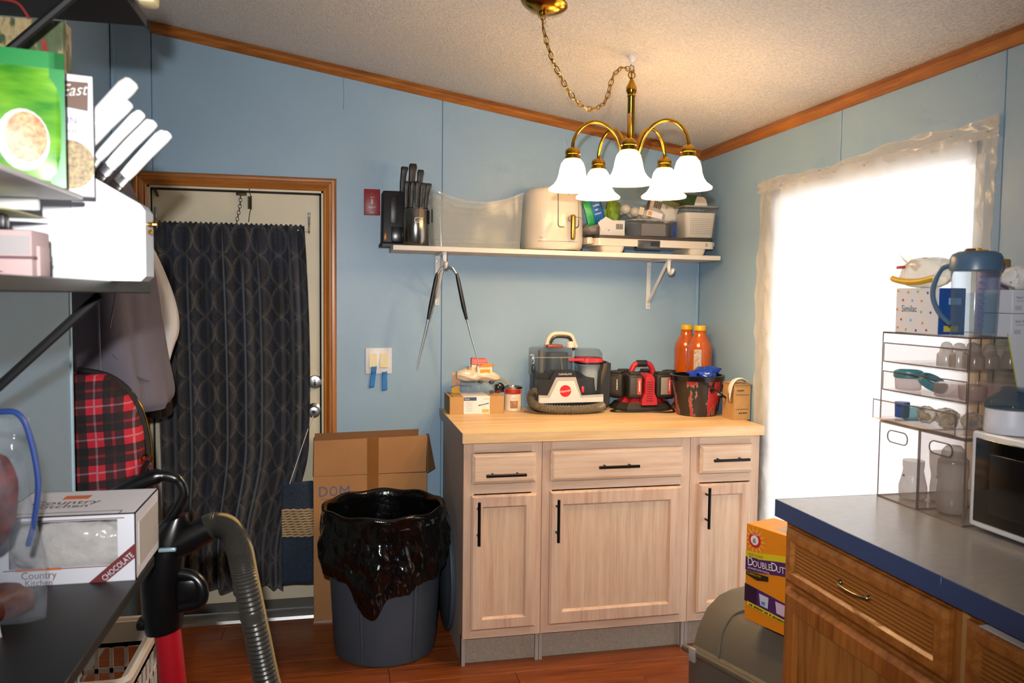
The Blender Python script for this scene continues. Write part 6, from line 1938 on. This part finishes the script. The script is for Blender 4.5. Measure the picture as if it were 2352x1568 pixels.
O('drawstring', G().tube(spline([(-.645-jx, 2.62-jy, 1.56-jz), (-.65-jx, 2.60-jy, 1.42-jz), (-.665-jx, 2.59-jy, 1.32-jz)], 6), .003, 6), M_gcoat, gj)
O('label_tab', G().box(-.556-jx, -.552-jx, 2.78-jy, 2.79-jy, 1.085-jz, 1.11-jz), M_black, gj, 0)
hanging('white_shirt', 'white shirt hanging behind the grey jacket near the curtain', 'shirt',
    [(1.70, -.86, -.74, 3.06, 3.14), (1.60, -.88, -.66, 3.06, 3.18), (1.42, -.88, -.59, 3.05, 3.2), (1.30, -.88, -.572, 3.05, 3.2), (1.21, -.88, -.595, 3.06, 3.18), (1.05, -.88, -.64, 3.06, 3.18), (1.025, -.88, -.65, 3.06, 3.18)], M_wcoat, seed=4)
hanging('black_coat', 'black coat hanging furthest back in the alcove', 'coat',
    [(1.74, -.86, -.76, 3.26, 3.34), (1.62, -.89, -.69, 3.24, 3.40), (1.4, -.89, -.67, 3.24, 3.40), (1.1, -.89, -.65, 3.24, 3.40), (.95, -.89, -.64, 3.24, 3.40)], M_bcoat, seed=6)
tag(O('coat_rail', G().box(LX, LX+.018, 2.45, 3.5, 1.80, 1.88, .004).tube([(LX+.018, 2.85, 1.84), (LX+.055, 2.85, 1.83), (LX+.06, 2.85, 1.855)], .006, 8).tube([(LX+.018, 3.12, 1.84), (LX+.055, 3.12, 1.83), (LX+.06, 3.12, 1.855)], .006, 8).tube([(LX+.018, 2.60, 1.84), (LX+.055, 2.60, 1.83), (LX+.06, 2.60, 1.855)], .006, 8), W_ok), 'wooden coat rail with hooks on the alcove wall', 'coat rail')

def plaid_mat():
    m, t, p = new_mat('red_buffalo_plaid')
    tc = t.nodes.new('ShaderNodeTexCoord')
    mp = t.nodes.new('ShaderNodeMapping')
    mp.inputs['Rotation'].default_value = (0, .06, 0)
    t.links.new(tc.outputs['Object'], mp.inputs[0])
    sx = t.nodes.new('ShaderNodeSeparateXYZ')
    t.links.new(mp.outputs[0], sx.inputs[0])
    def bands(c, per, off):
        f = mth(t, 'FRACT', mth(t, 'ADD', mth(t, 'DIVIDE', c, per), off))
        dark = mth(t, 'GREATER_THAN', f, .46)
        red2 = mth(t, 'MULTIPLY', mth(t, 'GREATER_THAN', f, .68), mth(t, 'LESS_THAN', f, .76))
        line = mth(t, 'LESS_THAN', mth(t, 'ABSOLUTE', mth(t, 'SUBTRACT', f, .24)), .028)
        return mth(t, 'SUBTRACT', dark, mth(t, 'MULTIPLY', red2, .5)), line
    dx, lxx = bands(sx.outputs[0], .092, .30)
    dz, lzz = bands(sx.outputs[2], .092, .1)
    k = mth(t, 'MULTIPLY', mth(t, 'ADD', dx, dz), .5)
    col = ramp(t, k, (.0, '#c2142e'), (.25, '#8c1024'), (.5, '#3f0a16'), (1, '#0b090c'))
    ln = mth(t, 'MULTIPLY', mth(t, 'MAXIMUM', lxx, lzz), mth(t, 'SUBTRACT', .38, mth(t, 'MULTIPLY', k, .32)))
    col = mixc(t, ln, col, lin('#b9a9b4'))
    t.links.new(col, p.inputs['Base Color'])
    p.inputs['Roughness'].default_value = .75
    return m
M_plaid = plaid_mat()
M_web = mat('black_webbing', '#121113', .7)
bp = T('plaid_backpack', 'red and black plaid quilted backpack hanging in the alcove', 'backpack', (-.730, 2.50, .72))
def bsec(z):
    k = z/.47
    hw = .178*(1 if k < .55 else sqrt(max(.05, 1-((k-.55)/.50)**2)))*(1 if k > .1 else .92+.8*k)
    hd = .085*(1 if k < .6 else sqrt(max(.1, 1-((k-.6)/.5)**2)))
    hd *= 1+.25*sin(pi*min(1, k/.55))
    return [(hw*abs(cos(a))**.6*(1 if cos(a) > 0 else -1), hd*(abs(sin(a))**.7*(1 if sin(a) > 0 else -1))*(1+.05*sin(9*cos(a)*pi)*sin(z*68)), z) for a in [2*pi*i/64 for i in range(64)]]
O('pack_body', G().loft([bsec(.47*i/40) for i in range(41)]), M_plaid, bp, 60)
arc = [(hw_*1.0, .012, z_) for hw_, z_ in ((.181, .06), (.184, .20), (.179, .28), (.162, .36), (.130, .42), (.076, .462), (.0, .480))]
O('zip_arc', G().tube(spline(arc, 6), .014, 8, flat=.8), M_web, bp)
O('zip_teeth', G().tube(spline([(x+.012, y-.004, z) for x, y, z in arc[1:5]], 6), .0014, 6), M_brass, bp)
O('top_strap', G().tube(spline([(-.14, -.02, .40), (-.155, -.03, .50), (-.165, -.02, .60)], 6), .018, 8, flat=.35), M_plaid, bp)
O('side_strap', G().tube(spline([(.10, -.112, .0), (.140, -.10, .08), (.172, -.06, .16), (.190, -.03, .215)], 6), .032, 8, flat=.25), M_web, bp)
O('plaid_strap', G().tube(spline([(.186, -.02, .225), (.206, -.02, .15), (.196, -.04, .05), (.176, -.05, .0)], 6), .016, 8, flat=.5), M_plaid, bp)
O('clasp', G().ring((0, 0, 0), .014, .0028, 14, 6, rot_m(rad(90), 0, 0, (.192, -.045, .228))).tube(spline([(.192, -.048, .215), (.188, -.052, .195), (.178, -.054, .185), (.168, -.054, .180)], 5), .0035, 6), M_brass, bp)
